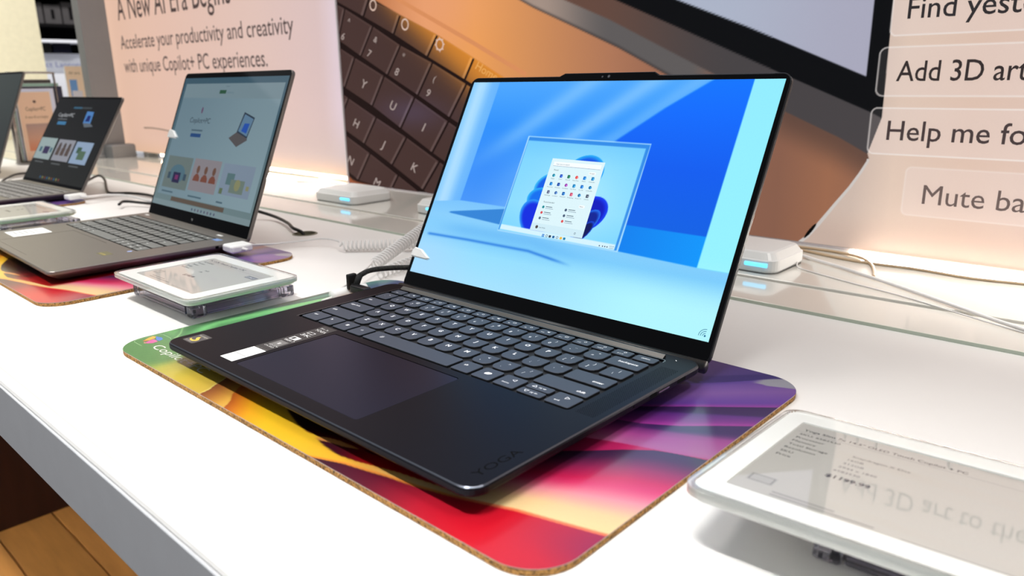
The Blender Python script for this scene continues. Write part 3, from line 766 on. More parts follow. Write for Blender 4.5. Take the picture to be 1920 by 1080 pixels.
def scr_col(x, s):
    e = 0.6
    back = ramp(s, [(70, (110, 176, 250)), (110, (74, 158, 252)), (150, (46, 148, 252)), (195, (74, 166, 254))])
    # light falling in diagonal shafts across the back wall
    for c0, wd, am in ((-70, 16, 0.5), (-8, 14, 0.55), (34, 12, 0.35)):
        dd = (x - c0) - (s - 150) * 1.25
        back = mix(back, (150, 208, 255), am * np.exp(-(dd / wd) ** 2) * ss(90, 150, s))
    back = mix(back, (0, 104, 246), ss(60, 10, x) * 0 + ss(-40, -110, x) * ss(190, 90, s) * 0.35)
    dk = ss(-1.5, 1.5, (x - 100) * 0.745 - (s - 195) * 1.0 - 0 + 0)       # shadowed side of the wall
    deep = ramp(s, [(70, (0, 96, 228)), (120, (0, 92, 240)), (170, (0, 108, 255)), (195, (0, 116, 255))])
    edge = np.interp(s, [60, 142.8, 171.6, 195, 200], [-8, 30.4, 66.3, 100, 107])
    back = mix(back, deep, ss(-2.5, 2.5, x - edge) * ss(60, 100, s * 0 + 100))
    rest = mix(back, deep, ss(0, 1, 0 * x))
    col = rest
    # column at the left
    lc = ramp(x, [(-156, (140, 206, 252)), (-140, (158, 214, 255)), (-130, (112, 186, 252)), (-120, (98, 178, 252))])
    lc = mix(lc, (186, 228, 255), np.exp(-((x + 146) / 5) ** 2) * 0.6)
    col = mix(col, lc, ss(e, -e, x + 121.5))
    # floor
    fb = np.interp(x, [-156, -120, -64, 131], [71.5, 75.5, 75.0, 73.0])
    fl = ramp(s, [(0, (166, 226, 254)), (28, (150, 222, 254)), (42, (124, 204, 252)), (60, (136, 206, 252)), (74, (122, 196, 252))])
    fl = mix(fl, (178, 246, 255), ss(-20, 110, x) * ss(45, 15, s))
    fl = mix(fl, (172, 216, 254), ss(-60, -150, x) * ss(60, 20, s) * 0.6)
    fl = mix(fl, (48, 132, 216), ss(-e, e, s - np.interp(x, [-132, -64], [62.4, 58.4])) * ss(-132, -128, x) * ss(-40, -64, x) * ss(e, -e, s - np.interp(x, [-132, -64], [63.4, 73])))
    fl = mix(fl, ramp(x, [(60, (0, 128, 240)), (132, (0, 150, 252))]), ss(-e, e, s - np.interp(x, [62, 132], [52.1, 49.7])) * ss(30, 40, x))
    ln = np.interp(x, [-150, -96, -23, 26], [40.1, 40.7, 40.5, 34.6])
    fl = mix(fl, (48, 130, 226), np.exp(-((s - ln + 0.8) / 1.3) ** 2) * ss(-152, -146, x) * ss(28, 0, x) * 0.9)
    fl = mix(fl, (86, 170, 242), ss(ln * 0 + 9, 0, np.abs(s - ln - 8)) * ss(-150, -100, x) * ss(60, -20, x) * 0.35)
    col = mix(col, fl, ss(e, -e, s - fb))
    # pale panel at the right
    rp = ramp(s, [(0, (178, 252, 255)), (60, (150, 242, 255)), (195, (146, 236, 255))])
    rp = mix(rp, (200, 252, 255), ss(50, 5, s) * ss(100, 150, x) * 0.5)
    re = np.interp(s, [49.7, 194.5], [131.7, 132.8])
    col = mix(col, rp, ss(-e, e, x - re) * ss(48.8, 50.2, s))
    # glass pane standing in the middle
    W = lambda a, c, v: ss(a - 0.5, a + 0.5, v) * ss(c + 0.5, c - 0.5, v)
    pane = ramp(s, [(52, (122, 212, 255)), (80, (140, 220, 255)), (120, (128, 214, 255)), (140, (112, 202, 254))])
    pane = mix(pane, (176, 238, 255), np.exp(-(((x - 8) / 40) ** 2 + ((s - 88) / 34) ** 2)) * 0.8)
    inside = W(-63.3 - 0, 62.6, x + (97 - s) * 0.012) * W(53.0, 141, s + x * 0.012)
    col = mix(col, pane, inside)
    rim = inside * (1 - W(-62.4, 60.0, x) * W(50, 137.6, s + x * 0.012))
    col = mix(col, (24, 118, 226), rim * 0.75)
    out = W(-64.2, 63.6, x) * W(52, 141.8, s + x * 0.012) * (1 - inside)
    col = mix(col, (170, 222, 255), out)
    # flower of folded sheets behind the menu
    def ell(cx, cy, a, b_, r=0.0):
        dx = x - cx; dy = s - cy; c, s_ = math.cos(r), math.sin(r)
        return np.hypot((dx * c + dy * s_) / a, (-dx * s_ + dy * c) / b_)
    for cx, cy, a, b_, r, c0, c1 in ((8, 112, 20, 16, 0.3, (10, 84, 230), (30, 170, 250)), (-20, 98, 19, 13, 0.2, (0, 92, 232), (60, 190, 250)),
                                     (-24, 84, 19, 12, -0.2, (0, 110, 240), (40, 176, 250)), (-28, 68, 20, 14, -0.75, (0, 40, 226), (40, 150, 250)),
                                     (24, 78, 20, 14.5, 0.5, (0, 16, 190), (10, 60, 246)), (25, 70, 16, 8, 0.8, (0, 30, 150), (30, 110, 240)), (26, 63, 12, 5, 0.9, (0, 10, 90), (10, 70, 220))):
        d = ell(cx, cy, a, b_, r)
        petal = mix(c0, c1, ss(0.72, 1.0, d))
        col = mix(col, petal, ss(1.02, 0.98, d) * (s > 57.5))
    bot = W(-61.9, 59.6, x) * W(53.6, 58.0, s + x * 0.018)
    col = mix(col, (214, 244, 255), bot)
    return col


b = MB()
X0, X1, Y0, Y1 = -156.15, 156.15, 0.0, 195.2
b.grid(X0, Y0, X1, Y1, 0.62, 0.06, scr_col)
z = 0.10
b.poly([(-28.6, 58.3), (26.9, 57.7), (26.4, 122.8), (-28.8, 123.3)], z, col=(222, 246, 252))
b.poly([(-25.8, 116.8), (23.7, 116.4), (23.8, 120.3), (-25.7, 120.4)], z + .02, col=(248, 254, 255))
b.line([(-25.8, 116.7), (23.7, 116.3)], 0.25, z + .03, col=(70, 110, 160))
b.text('Type here to search', -23, 117.8, 1.2, z + .03, col=(90, 120, 150)); b.text('Pinned', -23.4, 112.4, 1.3, z + .03, col=(30, 50, 70))
b.poly(rrect(13.6, 111.3, 20.6, 113.7, .6, 2), z + .02, col=(248, 254, 255)); b.text('All apps', 14.4, 112, 1.0, z + .03, col=(40, 60, 80), width=5)
icons = [[(16, 130, 160), (30, 80, 190), (16, 110, 80), (226, 70, 70), (20, 120, 210), (30, 130, 190)], [(16, 120, 200), (20, 70, 160), (150, 60, 170), (20, 130, 190), (20, 110, 200), (10, 110, 170)],
         [(90, 100, 130), (50, 100, 170), (20, 100, 180), (200, 80, 110), (20, 110, 170), (80, 90, 110)]]
names = [['Edge', 'Word', 'Excel', 'PowerPoint', 'Mail', 'Calendar'], ['Microsoft Store', 'Photos', 'OneNote', 'Your Phone', 'To Do', 'LinkedIn'], ['Settings', 'Calculator', 'Whiteboard', 'Snipping', 'Movies TV', 'Clock']]
for r_, yy in enumerate((108.1, 100.5, 93.0)):
    for i, xx in enumerate((-21.9, -13.7, -5.6, 2.7, 10.9, 19.2)):
        c = icons[r_][i]
        if (i + r_) % 3 == 0: b.poly(circle(xx, yy, 1.5, 10), z + .03, col=c)
        else: b.poly(rrect(xx - 1.4, yy - 1.5, xx + 1.3, yy + 1.5, .4, 2), z + .03, col=c)
        b.poly([(xx + .1, yy - .9), (xx + 1.7, yy - .9), (xx + 1.7, yy + .5), (xx + .1, yy + .5)], z + .045, col=tuple(min(255, v + 60) for v in c))
        b.text(names[r_][i], xx, yy - 3.3, .85, z + .03, align='c', col=(50, 70, 90), width=min(6.2, .9 * len(names[r_][i])))
b.text('Recommended', -23.3, 83.4, 1.3, z + .03, col=(30, 50, 70)); b.poly(rrect(14.2, 82.4, 20, 84.8, .6, 2), z + .02, col=(248, 254, 255)); b.text('More', 15, 83.1, 1.0, z + .03, col=(40, 60, 80), width=3.4)
for xx, L in ((-22, ((79.4, (20, 140, 150)), (74.4, (220, 70, 80)), (69.5, (90, 110, 140)))), (2.3, ((79.2, (70, 90, 120)), (74.2, (70, 90, 120)), (69.3, (225, 80, 80))))):
    for yy, c in L:
        b.poly(circle(xx, yy, 1.3, 9), z + .03, col=c); b.line([(xx + 2.6, yy + .6), (xx + 9.6, yy + .55)], .55, z + .03, col=(70, 90, 110)); b.line([(xx + 2.6, yy - .9), (xx + 11, yy - 1)], .4, z + .03, col=(130, 150, 170))
b.poly([(-28.4, 58.3), (26.9, 57.7), (26.9, 64.2), (-28.5, 64.8)], z + .01, col=(210, 238, 248)); b.poly(circle(-22.2, 61.5, 1.5, 10), z + .03, col=(80, 70, 70)); b.text('Sara Philips', -19.4, 60.9, 1.0, z + .03, col=(50, 70, 90)); b.line(circle(18.6, 60.7, .8, 8), .3, z + .03, col=(70, 90, 110), closed=True)
for i, xx in enumerate((-12.6, -8.8, -5.3, -1.5, 2.4, 6.3, 9.9)):
    c = [(0, 120, 212), (60, 80, 100), (50, 60, 80), (30, 100, 160), (80, 100, 130), (240, 190, 60), (20, 130, 180)][i]
    if i == 0:
        for a in (-1.2, .1):
            for d in (-1.2, .1): b.poly([(xx + a, 55 + d), (xx + a + 1.1, 55 + d), (xx + a + 1.1, 56.1 + d), (xx + a, 56.1 + d)], z + .03, col=c)
    elif i in (1, 4): b.line(circle(xx, 55.1, 1.0, 8), .4, z + .03, col=c, closed=True)
    else: b.poly(rrect(xx - 1.2, 54 , xx + 1.2, 56.1, .4, 2), z + .03, col=c)
for xx in (45.4, 48.4, 50.6, 52.7): b.poly(circle(xx, 54.1, .6, 6), z + .03, col=(50, 70, 100))
b.text('10:30 AM', 54.6, 54.5, .9, z + .03, col=(50, 70, 100), width=4.2); b.text('6/24/21', 54.9, 53.1, .9, z + .03, col=(50, 70, 100), width=3.8)
for r_ in (1.9, 3.4, 4.9):                   # contactless waves in the corner
    b.line([(152.4 + r_ * math.cos(a), 3.4 + r_ * math.sin(a)) for a in np.linspace(math.pi * .48, math.pi * 1.02, 9)], .42, z, col=(40, 110, 150))
b.poly(circle(152.3, 3.6, .75, 10), z, col=(40, 110, 150))
obj('screen', b, M_screen, lid)


# ---------------------------------------------------------------- other laptops
def plain_laptop(t, W, D, zt, hinge_y, L, th, mats, kb, pad, screen_fn, keys=True, bezel=(5, 8, 16), front=8, rad=9):
    body, keym, leg = mats
    b = MB(); hw = W / 2
    o2 = lambda i: rrect(-hw + i, i, hw - i, D - i, max(rad - i, 3), 6)
    kx0, ky0, kx1, ky1 = kb
    wellp = rrect(kx0 - 2, ky0 - 2, kx1 + 2, ky1 + 2, 2, 2)
    b.prism(o2(0), [(14, 2), (12, 2.6), (3, zt - 6), (0.4, zt - 4), (0, zt - 3), (0, zt - 0.7), (0.8, zt)], holes=[wellp, rrect(*pad, 2, 3)], hole_z=[zt - 1.5, zt - 0.4], outl=o2)
    base = obj('base', b, body, t)
    b = MB(); b.prism(rrect(pad[0] + .4, pad[1] + .4, pad[2] - .4, pad[3] - .4, 2, 3), [(0, zt - .4), (0, zt - .08)]); obj('touchpad', b, body, t)
    b = MB(); b.poly(rrect(kx0 - 1.9, ky0 - 1.9, kx1 + 1.9, ky1 + 1.9, 2, 2), zt - 1.45); obj('key_well', b, M_black, t)
    src = key_layout(); sx = (kx1 - kx0) / 275.4; sy = (ky1 - ky0) / 100.9
    st = MB()
    for x0, y0, x1, y1, cv, Lg in src:
        a0 = kx0 + (x0 + 137.7) * sx; a1 = kx0 + (x1 + 137.7) * sx; c0 = ky0 + (y0 - 101.3) * sy; c1 = ky0 + (y1 - 101.3) * sy
        q = MB() if keys else st
        q.prism(rrect(a0, c0, a1, c1, 1.2, 2), [(0, zt - 1.45), (0, zt - .05)], mi=2, bottom=False)
        q.prism(rrect(a0, c0, a1, c1, 1.2, 2), [(0, zt - .05), (0.4, zt + .15)], bottom=False)
        if Lg[0].isalpha() and len(Lg[0]) == 1 or len(Lg[0]) == 2:
            q.text(Lg[0][-1], (a0 + a1) / 2, (c0 + c1) / 2 - 1.2, 2.8, zt + .2, mi=1, align='c')
        else:
            q.poly([(a0 + 3, (c0 + c1) / 2 - .5), (min(a0 + 8, a1 - 2), (c0 + c1) / 2 - .5), (min(a0 + 8, a1 - 2), (c0 + c1) / 2 + .6), (a0 + 3, (c0 + c1) / 2 + .6)], zt + .2, mi=1)
        if keys: obj('key', q, [keym, leg, M_black], t)
    if not keys: obj('keys', st, [keym, leg, M_black], t, kind='stuff')
    for fx_ in (-hw + 30, hw - 30):
        for fy_ in (22, D - 25):
            b = MB(); b.prism(circle(fx_, fy_, 5, 10), [(0, 0), (0, 2.2)]); obj('foot', b, M_rubber, t)
    b = MB(); b.tube([(-hw + 12, hinge_y + 3, zt - 2.5), (hw - 12, hinge_y + 3, zt - 2.5)], 3.4, 10); obj('hinge', b, M_black, t)
    b = MB(); l2 = lambda i: rrect(-hw + 1 + i, i - 4, hw - 1 - i, L - i, rad - 2, 6)
    b.prism(l2(0), [(1.2, -5), (0.2, -4.4), (0, -3.5), (0, -.6), (.4, -.1)], outl=l2)
    lid = obj('lid', b, body, t); lid.matrix_local = lid_matrix((0, hinge_y, zt), th)
    b = MB(); b.prism(rrect(-hw + 1.8, -3, hw - 1.8, L - .8, rad - 2.6, 6), [(0, -.2), (0, 0)]); obj('bezel', b, M_bezel, lid)
    sb, top, bot = bezel
    b = MB(); screen_fn(b, -hw + sb, bot, hw - sb, L - top); obj('screen', b, M_screen_dim, lid)
    return base, lid


def frac(x0, y0, x1, y1):
    return lambda u, v: (x0 + (x1 - x0) * u, y1 - (y1 - y0) * v)


def screen_hp(b, x0, y0, x1, y1):
    F = frac(x0, y0, x1, y1); z = .1
    W = lambda q, o=0: [F(*p) for p in q]
    R_ = lambda u0, v0, u1, v1, c, dz=0: b.poly(W([(u0, v1), (u1, v1), (u1, v0), (u0, v0)]), z + dz, col=c)
    b.grid(x0, y0, x1, y1, 6, .06, lambda x, y: mix((64, 98, 116), (122, 146, 150), ss(y1, y0, y)))
    b.grid(*F(.03, .915), *F(.982, .045), 6, z, lambda x, y: mix((118, 146, 160), (150, 176, 186), ss(x0, x1, x) * .6 + ss(y1, y0, y) * .4))
    R_(.03, .045, .982, .155, (132, 156, 166), .01)
    R_(.41, .095, .475, .122, (44, 92, 66), .02); b.text('copilot plus pc', *F(.485, .118), 2.4, z + .02, col=(90, 124, 140)); b.text('Welcome', *F(.46, .072), 2, z + .02, col=(90, 116, 130))
    b.text('Copilot+PC', *F(.178, .347), 7.5, z + .02, col=(40, 56, 70), width=(x1 - x0) * .216)
    b.poly(circle(*F(.282, .25), 2.6, 10, 5), z + .02, col=(110, 70, 110)); R_(.222, .398, .34, .41, (80, 106, 122), .02); R_(.225, .428, .335, .456, (34, 78, 136), .02)
    b.poly(W([(.703, .251), (.806, .288), (.783, .433), (.677, .395)]), z + .02, col=(46, 62, 80)); b.poly(W([(.712, .266), (.798, .298), (.777, .42), (.688, .386)]), z + .03, col=(104, 140, 170))
    b.poly(W([(.73, .33), (.775, .33), (.765, .4), (.715, .385)]), z + .04, col=(36, 90, 190)); b.poly(W([(.617, .44), (.677, .395), (.783, .433), (.789, .445), (.708, .498)]), z + .02, col=(94, 90, 92))
    R_(.057, .614, .33, .86, (116, 132, 130), .02); R_(.35, .61, .622, .848, (152, 146, 152), .02); R_(.648, .616, .93, .834, (140, 158, 178), .02)
    b.poly(circle(*F(.195, .745), 26, 14, 14), z + .03, col=(88, 124, 140)); R_(.155, .735, .235, .815, (40, 36, 80), .04); R_(.18, .755, .215, .79, (128, 50, 110), .05); R_(.095, .74, .125, .79, (62, 86, 104), .04); R_(.27, .74, .3, .79, (62, 86, 104), .04)
    for u in (.408, .488, .57):
        b.poly(circle(*F(u, .69), 5, 10, 6), z + .03, col=(118, 84, 68)); b.poly(W([(u - .034, .775), (u + .034, .775), (u + .03, .745), (u + .012, .722), (u - .012, .722), (u - .03, .745)]), z + .03, col=(132, 78, 62))
    R_(.70, .68, .77, .76, (96, 128, 132), .03); R_(.745, .72, .87, .812, (120, 138, 128), .04); b.poly(circle(*F(.81, .755), 8, 9), z + .05, col=(150, 152, 112)); R_(.89, .75, .915, .78, (150, 152, 112), .03); R_(.66, .79, .69, .83, (104, 124, 92), .03)
    for u0, u1 in ((.072, .2), (.37, .51), (.66, .72)): R_(u0, .884, u1, .896, (84, 112, 126), .02)
    R_(.2, .92, .75, .952, (104, 90, 78), .01)
    R_(.0, .958, 1, 1, (140, 162, 168), .01)
    for i in range(8): b.poly(circle(*F(.45 + i * .032, .98), 2.2, 8), z + .03, col=(80 + 12 * (i % 3), 96, 120))
    b.text('hp', *F(.481, 1.055), 3.4, .1, col=(170, 170, 168), align='c')


def screen_dark(b, x0, y0, x1, y1):
    F = frac(x0, y0, x1, y1); z = .1
    R_ = lambda u0, v0, u1, v1, c, dz=0: b.poly([F(u0, v1), F(u1, v1), F(u1, v0), F(u0, v0)], z + dz, col=c)
    b.grid(x0, y0, x1, y1, 8, .06, lambda x, y: mix((22, 22, 24), (36, 38, 36), ss(y1, y0, y)))
    R_(.32, .10, .46, .122, (60, 110, 140), .01); R_(.46, .10, .62, .122, (70, 76, 80), .01)
    b.text('Copilot+PC', *F(.11, .225), 8, z, col=(214, 218, 222), width=(x1 - x0) * .27); R_(.13, .25, .29, .262, (120, 124, 128), .01); R_(.15, .285, .3, .325, (70, 140, 190), .01)
    b.poly([F(.57, .15), F(.68, .155), F(.7, .29), F(.58, .29)], z, col=(90, 150, 220)); b.poly([F(.61, .2), F(.66, .2), F(.67, .27), F(.6, .27)], z + .02, col=(20, 40, 120)); b.poly([F(.58, .29), F(.7, .29), F(.76, .325), F(.63, .34)], z, col=(110, 120, 130))
    R_(.0, .495, .29, .757, (176, 196, 196), .01); R_(.325, .5, .605, .755, (168, 170, 180), .01); R_(.63, .508, .895, .76, (166, 190, 220), .01)
    R_(.12, .6, .22, .69, (60, 50, 96), .02); R_(.05, .61, .09, .67, (60, 110, 130), .02); R_(.24, .61, .27, .67, (60, 110, 130), .02)
    for u in (.38, .46, .54): b.poly(circle(*F(u, .58), 7, 8, 8), z + .02, col=(90, 76, 72)); R_(u - .03, .6, u + .03, .69, (100, 84, 78), .03)
    R_(.68, .57, .75, .64, (70, 104, 84), .02); R_(.72, .61, .83, .71, (96, 124, 100), .03)
    for u in (.06, .36, .66): R_(u, .785, u + .15, .80, (100, 104, 106), .01)
    for i in range(9): b.poly(circle(*F(.28 + i * .04, .965), 3, 7), z, col=[(60, 110, 150), (150, 150, 90), (140, 80, 60)][i % 3])


hp = thing('laptop', 'grey open laptop with a pale web page, behind the middle price tag', 'laptop', (-632, 21, 4), -1.8, group='open laptops on the counter')
hb, hl = plain_laptop(hp, 314, 224, 14, 219, 218, math.radians(22.5), (M_hp, M_hpkey, M_hpleg), (-140, 104, 117, 196), (-84, 9, 42, 95), screen_hp)
b = MB(); b.box(-138, 28, 14.02, -92, 72, 14.15, col=(242, 244, 242)); z = 14.17
for k in range(5): b.line([(-132, 36 + k * 6), (-106 + (k % 2) * 8, 36 + k * 6)], 1.6, z, col=(90, 90, 90))
obj('price_sticker', b, M_print, hb, label='white sticker on the palm rest')
b = MB(); b.poly([(94, 66), (116, 66), (116, 78), (94, 78)], 14.04, col=(96, 92, 62)); b.text('Snapdragon', 95, 69, 3, 14.06, col=(180, 160, 80), width=19); b.poly(circle(114, 96, 3, 8), 14.04, col=(150, 170, 220)); b.poly([(120, 190), (136, 190), (136, 198), (120, 198)], 14.04, col=(110, 140, 190))
obj('logo_sticker', b, M_print, hb)
b = MB(); b.poly([(-140, 207), (-128, 207), (-128, 211), (-140, 211)], 14.04, col=(225, 225, 222)); b.poly([(96, 207), (110, 207), (110, 211), (96, 211)], 14.04, col=(225, 225, 222)); obj('hinge_mark', b, M_print, hb)
b = MB(); b.box(156.9, 178, 9.2, 157.1, 182, 12.5); obj('ports', b, M_dark, hb)

l3 = thing('laptop', 'small dark laptop with a black web page, third from the front', 'laptop', (-1270, 60, 4), 2.0, group='open laptops on the counter')
plain_laptop(l3, 306, 205, 14, 201, 192, math.radians(31), (M_l3, pm('mid_grey_keycap', (120, 118, 116), .55), M_hpleg), (-140, 90, 140, 186), (-60, 8, 60, 84), screen_dark, keys=False, bezel=(4, 5, 6))
l4 = thing('laptop', 'dark laptop cut off by the left edge of the picture, farthest away', 'laptop', (-1830, 30, 4), 0.0, group='open laptops on the counter')
plain_laptop(l4, 356, 245, 14, 236, 238, math.radians(22), (M_l3, pm('mid_grey_keycap', (120, 118, 116), .55), M_hpleg), (-150, 100, 150, 200), (-60, 8, 60, 94), lambda b, x0, y0, x1, y1: b.grid(x0, y0, x1, y1, 10, .06, lambda x, y: mix((40, 48, 48), (58, 68, 66), ss(y0, y1, y))), keys=False, bezel=(5, 6, 10))

# ---------------------------------------------------------------- price tags
def price_tag(loc, label, rz, fn, W=158, D=107, tilt=0.0, lift=2.0, mx=20, my=14, sdx=0):
    t = thing('price_tag', label, 'price tag', loc, rz, 'electronic price tags on clear stands')
    tn = math.tan(math.radians(tilt)); zb = lambda y: 18.9 + lift - y * tn
    sx0, sx1, sy0, sy1 = W * 0.5 - 84 + sdx, W * 0.5 + 45 + sdx, D * 0.5 - 36, D * 0.5 + 68
    b = MB(); b.box(sx0 + 6, sy0 + 6, 0.1, sx1 - 6, sy1 - 6, 1.6, b=.4, r=3)           # clear stand: plate, rails, corner blocks
    obj('stand_plate', b, M_smoke, t)
    top = min(9.5, zb(sy1) - 1)
    for d in (0, 5.5):
        for x0, y0, x1, y1 in ((sx0 + 14, sy0 + d, sx1 - 14, sy0 + d + 2.5), (sx0 + 14, sy1 - d - 2.5, sx1 - 14, sy1 - d), (sx0 + d, sy0 + 14, sx0 + d + 2.5, sy1 - 14), (sx1 - d - 2.5, sy0 + 14, sx1 - d, sy1 - 14)):
            b = MB(); b.box(x0, y0, 1.7, x1, y1, top, b=.5); obj('stand_rail', b, M_smoke, t)
    for x in (sx0, sx1 - 12):
        for y in (sy0, sy1 - 14):
            b = MB(); b.box(x, y, 0.1, x + 12, y + 14, min(11, top + 1), b=1, r=2)
            yy = y + 2 if y == sy0 else min(y, D - 8) - 8
            b.box(max(x, 1) + 3, yy, top - 2, max(x, 1) + 8, yy + 7, zb(yy + 7), b=.5)
            obj('stand_block', b, M_smoke, t)
    T = Matrix.Translation((0, 0, lift)) @ Matrix.Rotation(-math.radians(tilt), 4, 'X')
    b = MB(T); q = lambda i: rrect(i, i, W - i, D - i, 9 - i * .5, 6)
    b.prism(q(0), [(3, 19), (1, 19.6), (0.2, 20.8), (0, 22.6), (0.4, 24.3), (1.4, 25)], holes=[rrect(mx - .2, my - .2, W - mx + .2, D - my + .2, 1.5, 3)], hole_z=[24.2], outl=q)
    obj('housing', b, M_tag, t)
    b = MB(T); b.prism(rrect(mx, my, W - mx, D - my, 1.5, 3), [(0, 24.2), (0, 24.45)], col=(170, 168, 162))
    fn(b, 24.5); obj('display_panel', b, M_eink, t)
    b = MB(T)                                # clear lip around the rim
    o1 = rrect(-1.6, -1.6, W + 1.6, D + 1.6, 10, 6); i1 = rrect(1.2, 1.2, W - 1.2, D - 1.2, 8, 6); n = len(o1)
    b.add([(x, y, 21.5) for x, y in o1] + [(x, y, 25.6) for x, y in o1] + [(x, y, 25.9) for x, y in i1] + [(x, y, 25.1) for x, y in i1],
          [(q_ * n + i, q_ * n + (i + 1) % n, (q_ + 1) * n + (i + 1) % n, (q_ + 1) * n + i) for q_ in range(3) for i in range(n)])
    obj('clear_cover_rim', b, M_acrylic, t)
    return t


def tag_text(b, z, title, price, lines, x0=16, yt=108, wt=76, xc=42, yb=16, x1=160):
    g = (58, 58, 68)
    b.text(title, x0, yt, 3.0, z, col=g, width=wt, bold=.01); b.line([(x0 - 2, yt - 2.4), (x1, yt - 2.4)], .3, z, col=(120, 120, 120))
    for i, (a, c) in enumerate(lines):
        b.text(a, x0, yt - 7 - i * 5.8, 2.4, z, col=g)
        if c: b.text(c, xc + 4 - i * .6, yt - 13 - i * 5.8, 2.3, z, col=(80, 80, 88))
    b.text(price, xc, yt - 51 if len(lines) > 5 else yb + 26, 3.8, z, col=(44, 44, 62), width=19, bold=.02)
    b.poly([(x0, yb + 12), (x0 + 12, yb + 12), (x0 + 12, yb + 21), (x0, yb + 21)], z, col=(158, 157, 152)); b.line([(x0 + 1, yb + 13), (x0 + 11, yb + 13), (x0 + 11, yb + 20), (x0 + 1, yb + 20)], .5, z + .02, col=(110, 110, 110), closed=True)
    for k in range(2): b.line([(x0 + 14, yb + 7 - k * 3), (x0 + 40 + k * 16, yb + 7 - k * 3)], .9, z, col=(116, 116, 116))
    b.line([(x0 + 66, yb + 2), (x1 - 10, yb + 2)], .8, z, col=(140, 140, 138))
    b.poly([(x1 - 20, yt - 12), (x1 - 3, yt - 12), (x1 - 3, yt - 6), (x1 - 20, yt - 6)], z, col=(96, 96, 108)); b.text('COPILOT', x1 - 18.5, yt - 10.5, 2.6, z + .02, col=(220, 220, 220), width=14)


price_tag((242, 49, 0), 'white price tag at the lower right with printed price, nearest the viewer', 3.4,
          lambda b, z: tag_text(b, z, 'Yoga Slim 7x 14.5" OLED Touch Copilot + PC', '$1199.99', [('SKU: 6582530', ''), ('Processor', 'Snapdragon X Elite'), ('Memory', '16GB'), ('Total Storage', '512GB'), ('Resolution', '2944 x 1840'), ('SKU', '6582530'), ('Price', '')]),
          W=178, D=136, tilt=5.6, lift=7, mx=12, my=16, sdx=42)
price_tag((-384, 48, 0), 'white price tag on a clear stand between the grey and black laptops', 0,
          lambda b, z: tag_text(b, z, '14" 2.2K Touch Copilot + PC', '$1149.99', [('SKU: 6583920', ''), ('Processor', ''), ('Memory', '16GB'), ('Storage', '1TB'), ('Resolution', '')], x0=24, yt=86, wt=70, xc=60, yb=15, x1=136))
price_tag((-978, 52, 0), 'white price tag left of the grey laptop, in front of the small dark laptop', 0,
          lambda b, z: tag_text(b, z, '13.8" Touch Copilot + PC', '$999.99', [('SKU: 6584810', ''), ('Processor', ''), ('Memory', '16GB'), ('Storage', '512GB')], x0=24, yt=86, wt=64, xc=60, yb=15, x1=136))

# ---------------------------------------------------------------- security hubs
def hub(loc, label, w_, d_, h_, led):
    t = thing('charging_hub', label, 'hub', loc, 0, 'white hubs with blue lights')
    b = MB(); o2 = lambda i: rrect(-w_ / 2 + i, -d_ / 2 + i, w_ / 2 - i, d_ / 2 - i, 14 - i * .4, 6)
    b.prism(o2(0), [(2, 0), (1, 1.2), (0, 3), (0, h_ * .62), (1.5, h_ * .66), (6, h_ - 1), (9, h_)], outl=o2); obj('housing', b, M_wplastic, t)
    b = MB(); b.prism(rrect(-w_ / 2 + 4, -d_ / 2 + 4, w_ / 2 - 4, d_ / 2 - 4, 12, 6), [(0, -.0), (-3.7, .01), (-3.7, .9)]); obj('base_ring', b, pm('grey_base', (120, 120, 118), .6), t)
    b = MB(); b.tube([(led - 12, -d_ / 2 + .2, h_ * .42), (led + 12, -d_ / 2 + .2, h_ * .42)], 2.2, 8); obj('status_light', b, M_led, t, label='glowing blue light bar')
    return t


hub((34, 562, 5), 'white hub with a blue light right of the black laptop screen', 84, 84, 22, 22)
hub((-708, 566, 5), 'white hub with a blue light behind the grey laptop', 116, 86, 22, 36)
hub((-476, 585, 5), 'white hub half hidden behind the black laptop lid at its left edge', 84, 84, 22, 0)

# ---------------------------------------------------------------- cables
def cable(name, pts, r, mat_, label, n=8, group=None):
    b = MB(); b.tube(smooth(pts, 8), r, n)
    return obj(name, b, mat_, label=label, cat='cable', group=group)


def coil(name, a, c, R_, r, pitch, label, lead=(), tail=()):
    a = Vector(a); c = Vector(c); L = (c - a).length; t = (c - a).normalized(); u = Vector((0, 0, 1)); u = (u - t * u.dot(t)).normalized(); w_ = t.cross(u)
    n = int(L / pitch); P = []
    for k in range(n * 12 + 1):
        an = 2 * math.pi * k / 12; P.append(a + t * (k / 12 * pitch) + (u * math.cos(an) + w_ * math.sin(an)) * R_)
    b = MB(); b.tube(P, r, 7)
    if lead: b.tube(smooth([*lead, P[0]], 8), r, 7)
    if tail: b.tube(smooth([P[-1], *tail], 8), r, 7)
    return obj(name, b, M_wcable, label=label, cat='cable', group='white coiled security cables')


coil('coiled_cable', (-386, 318, 7.5), (-232, 462, 12.5), 5.9, 1.2, 5.2, 'white coiled cable lying flat left of the black laptop lid', lead=[(-468, 232, 12), (-462, 262, 9), (-455, 296, 8), (-436, 320, 10), (-405, 324, 10), (-392, 316, 7)])
coil('coiled_cable', (-271, 276, 9), (-308, 396, 35), 6.2, 1.2, 4.9, 'white coiled cable slanting up behind the black laptop lid', lead=[(-214, 180, 6), (-229, 210, 8), (-246, 240, 11), (-262, 264, 13)], tail=[(-312, 412, 36), (-310, 440, 26), (-290, 470, 12)])
coil('coiled_cable', (-240, 258, 7.5), (-262, 352, 7.5), 5.8, 1.1, 7.4, 'white stretched coil lying under the black braided cable')
cable('braided_cable', [(-190, 199, 26), (-194, 212, 27), (-191, 226, 27), (-180, 246, 26), (-150, 290, 22), (-90, 340, 10), (-40, 420, 6)], 2.6, M_braid, 'black braided charging cable plugged in left of the black laptop')
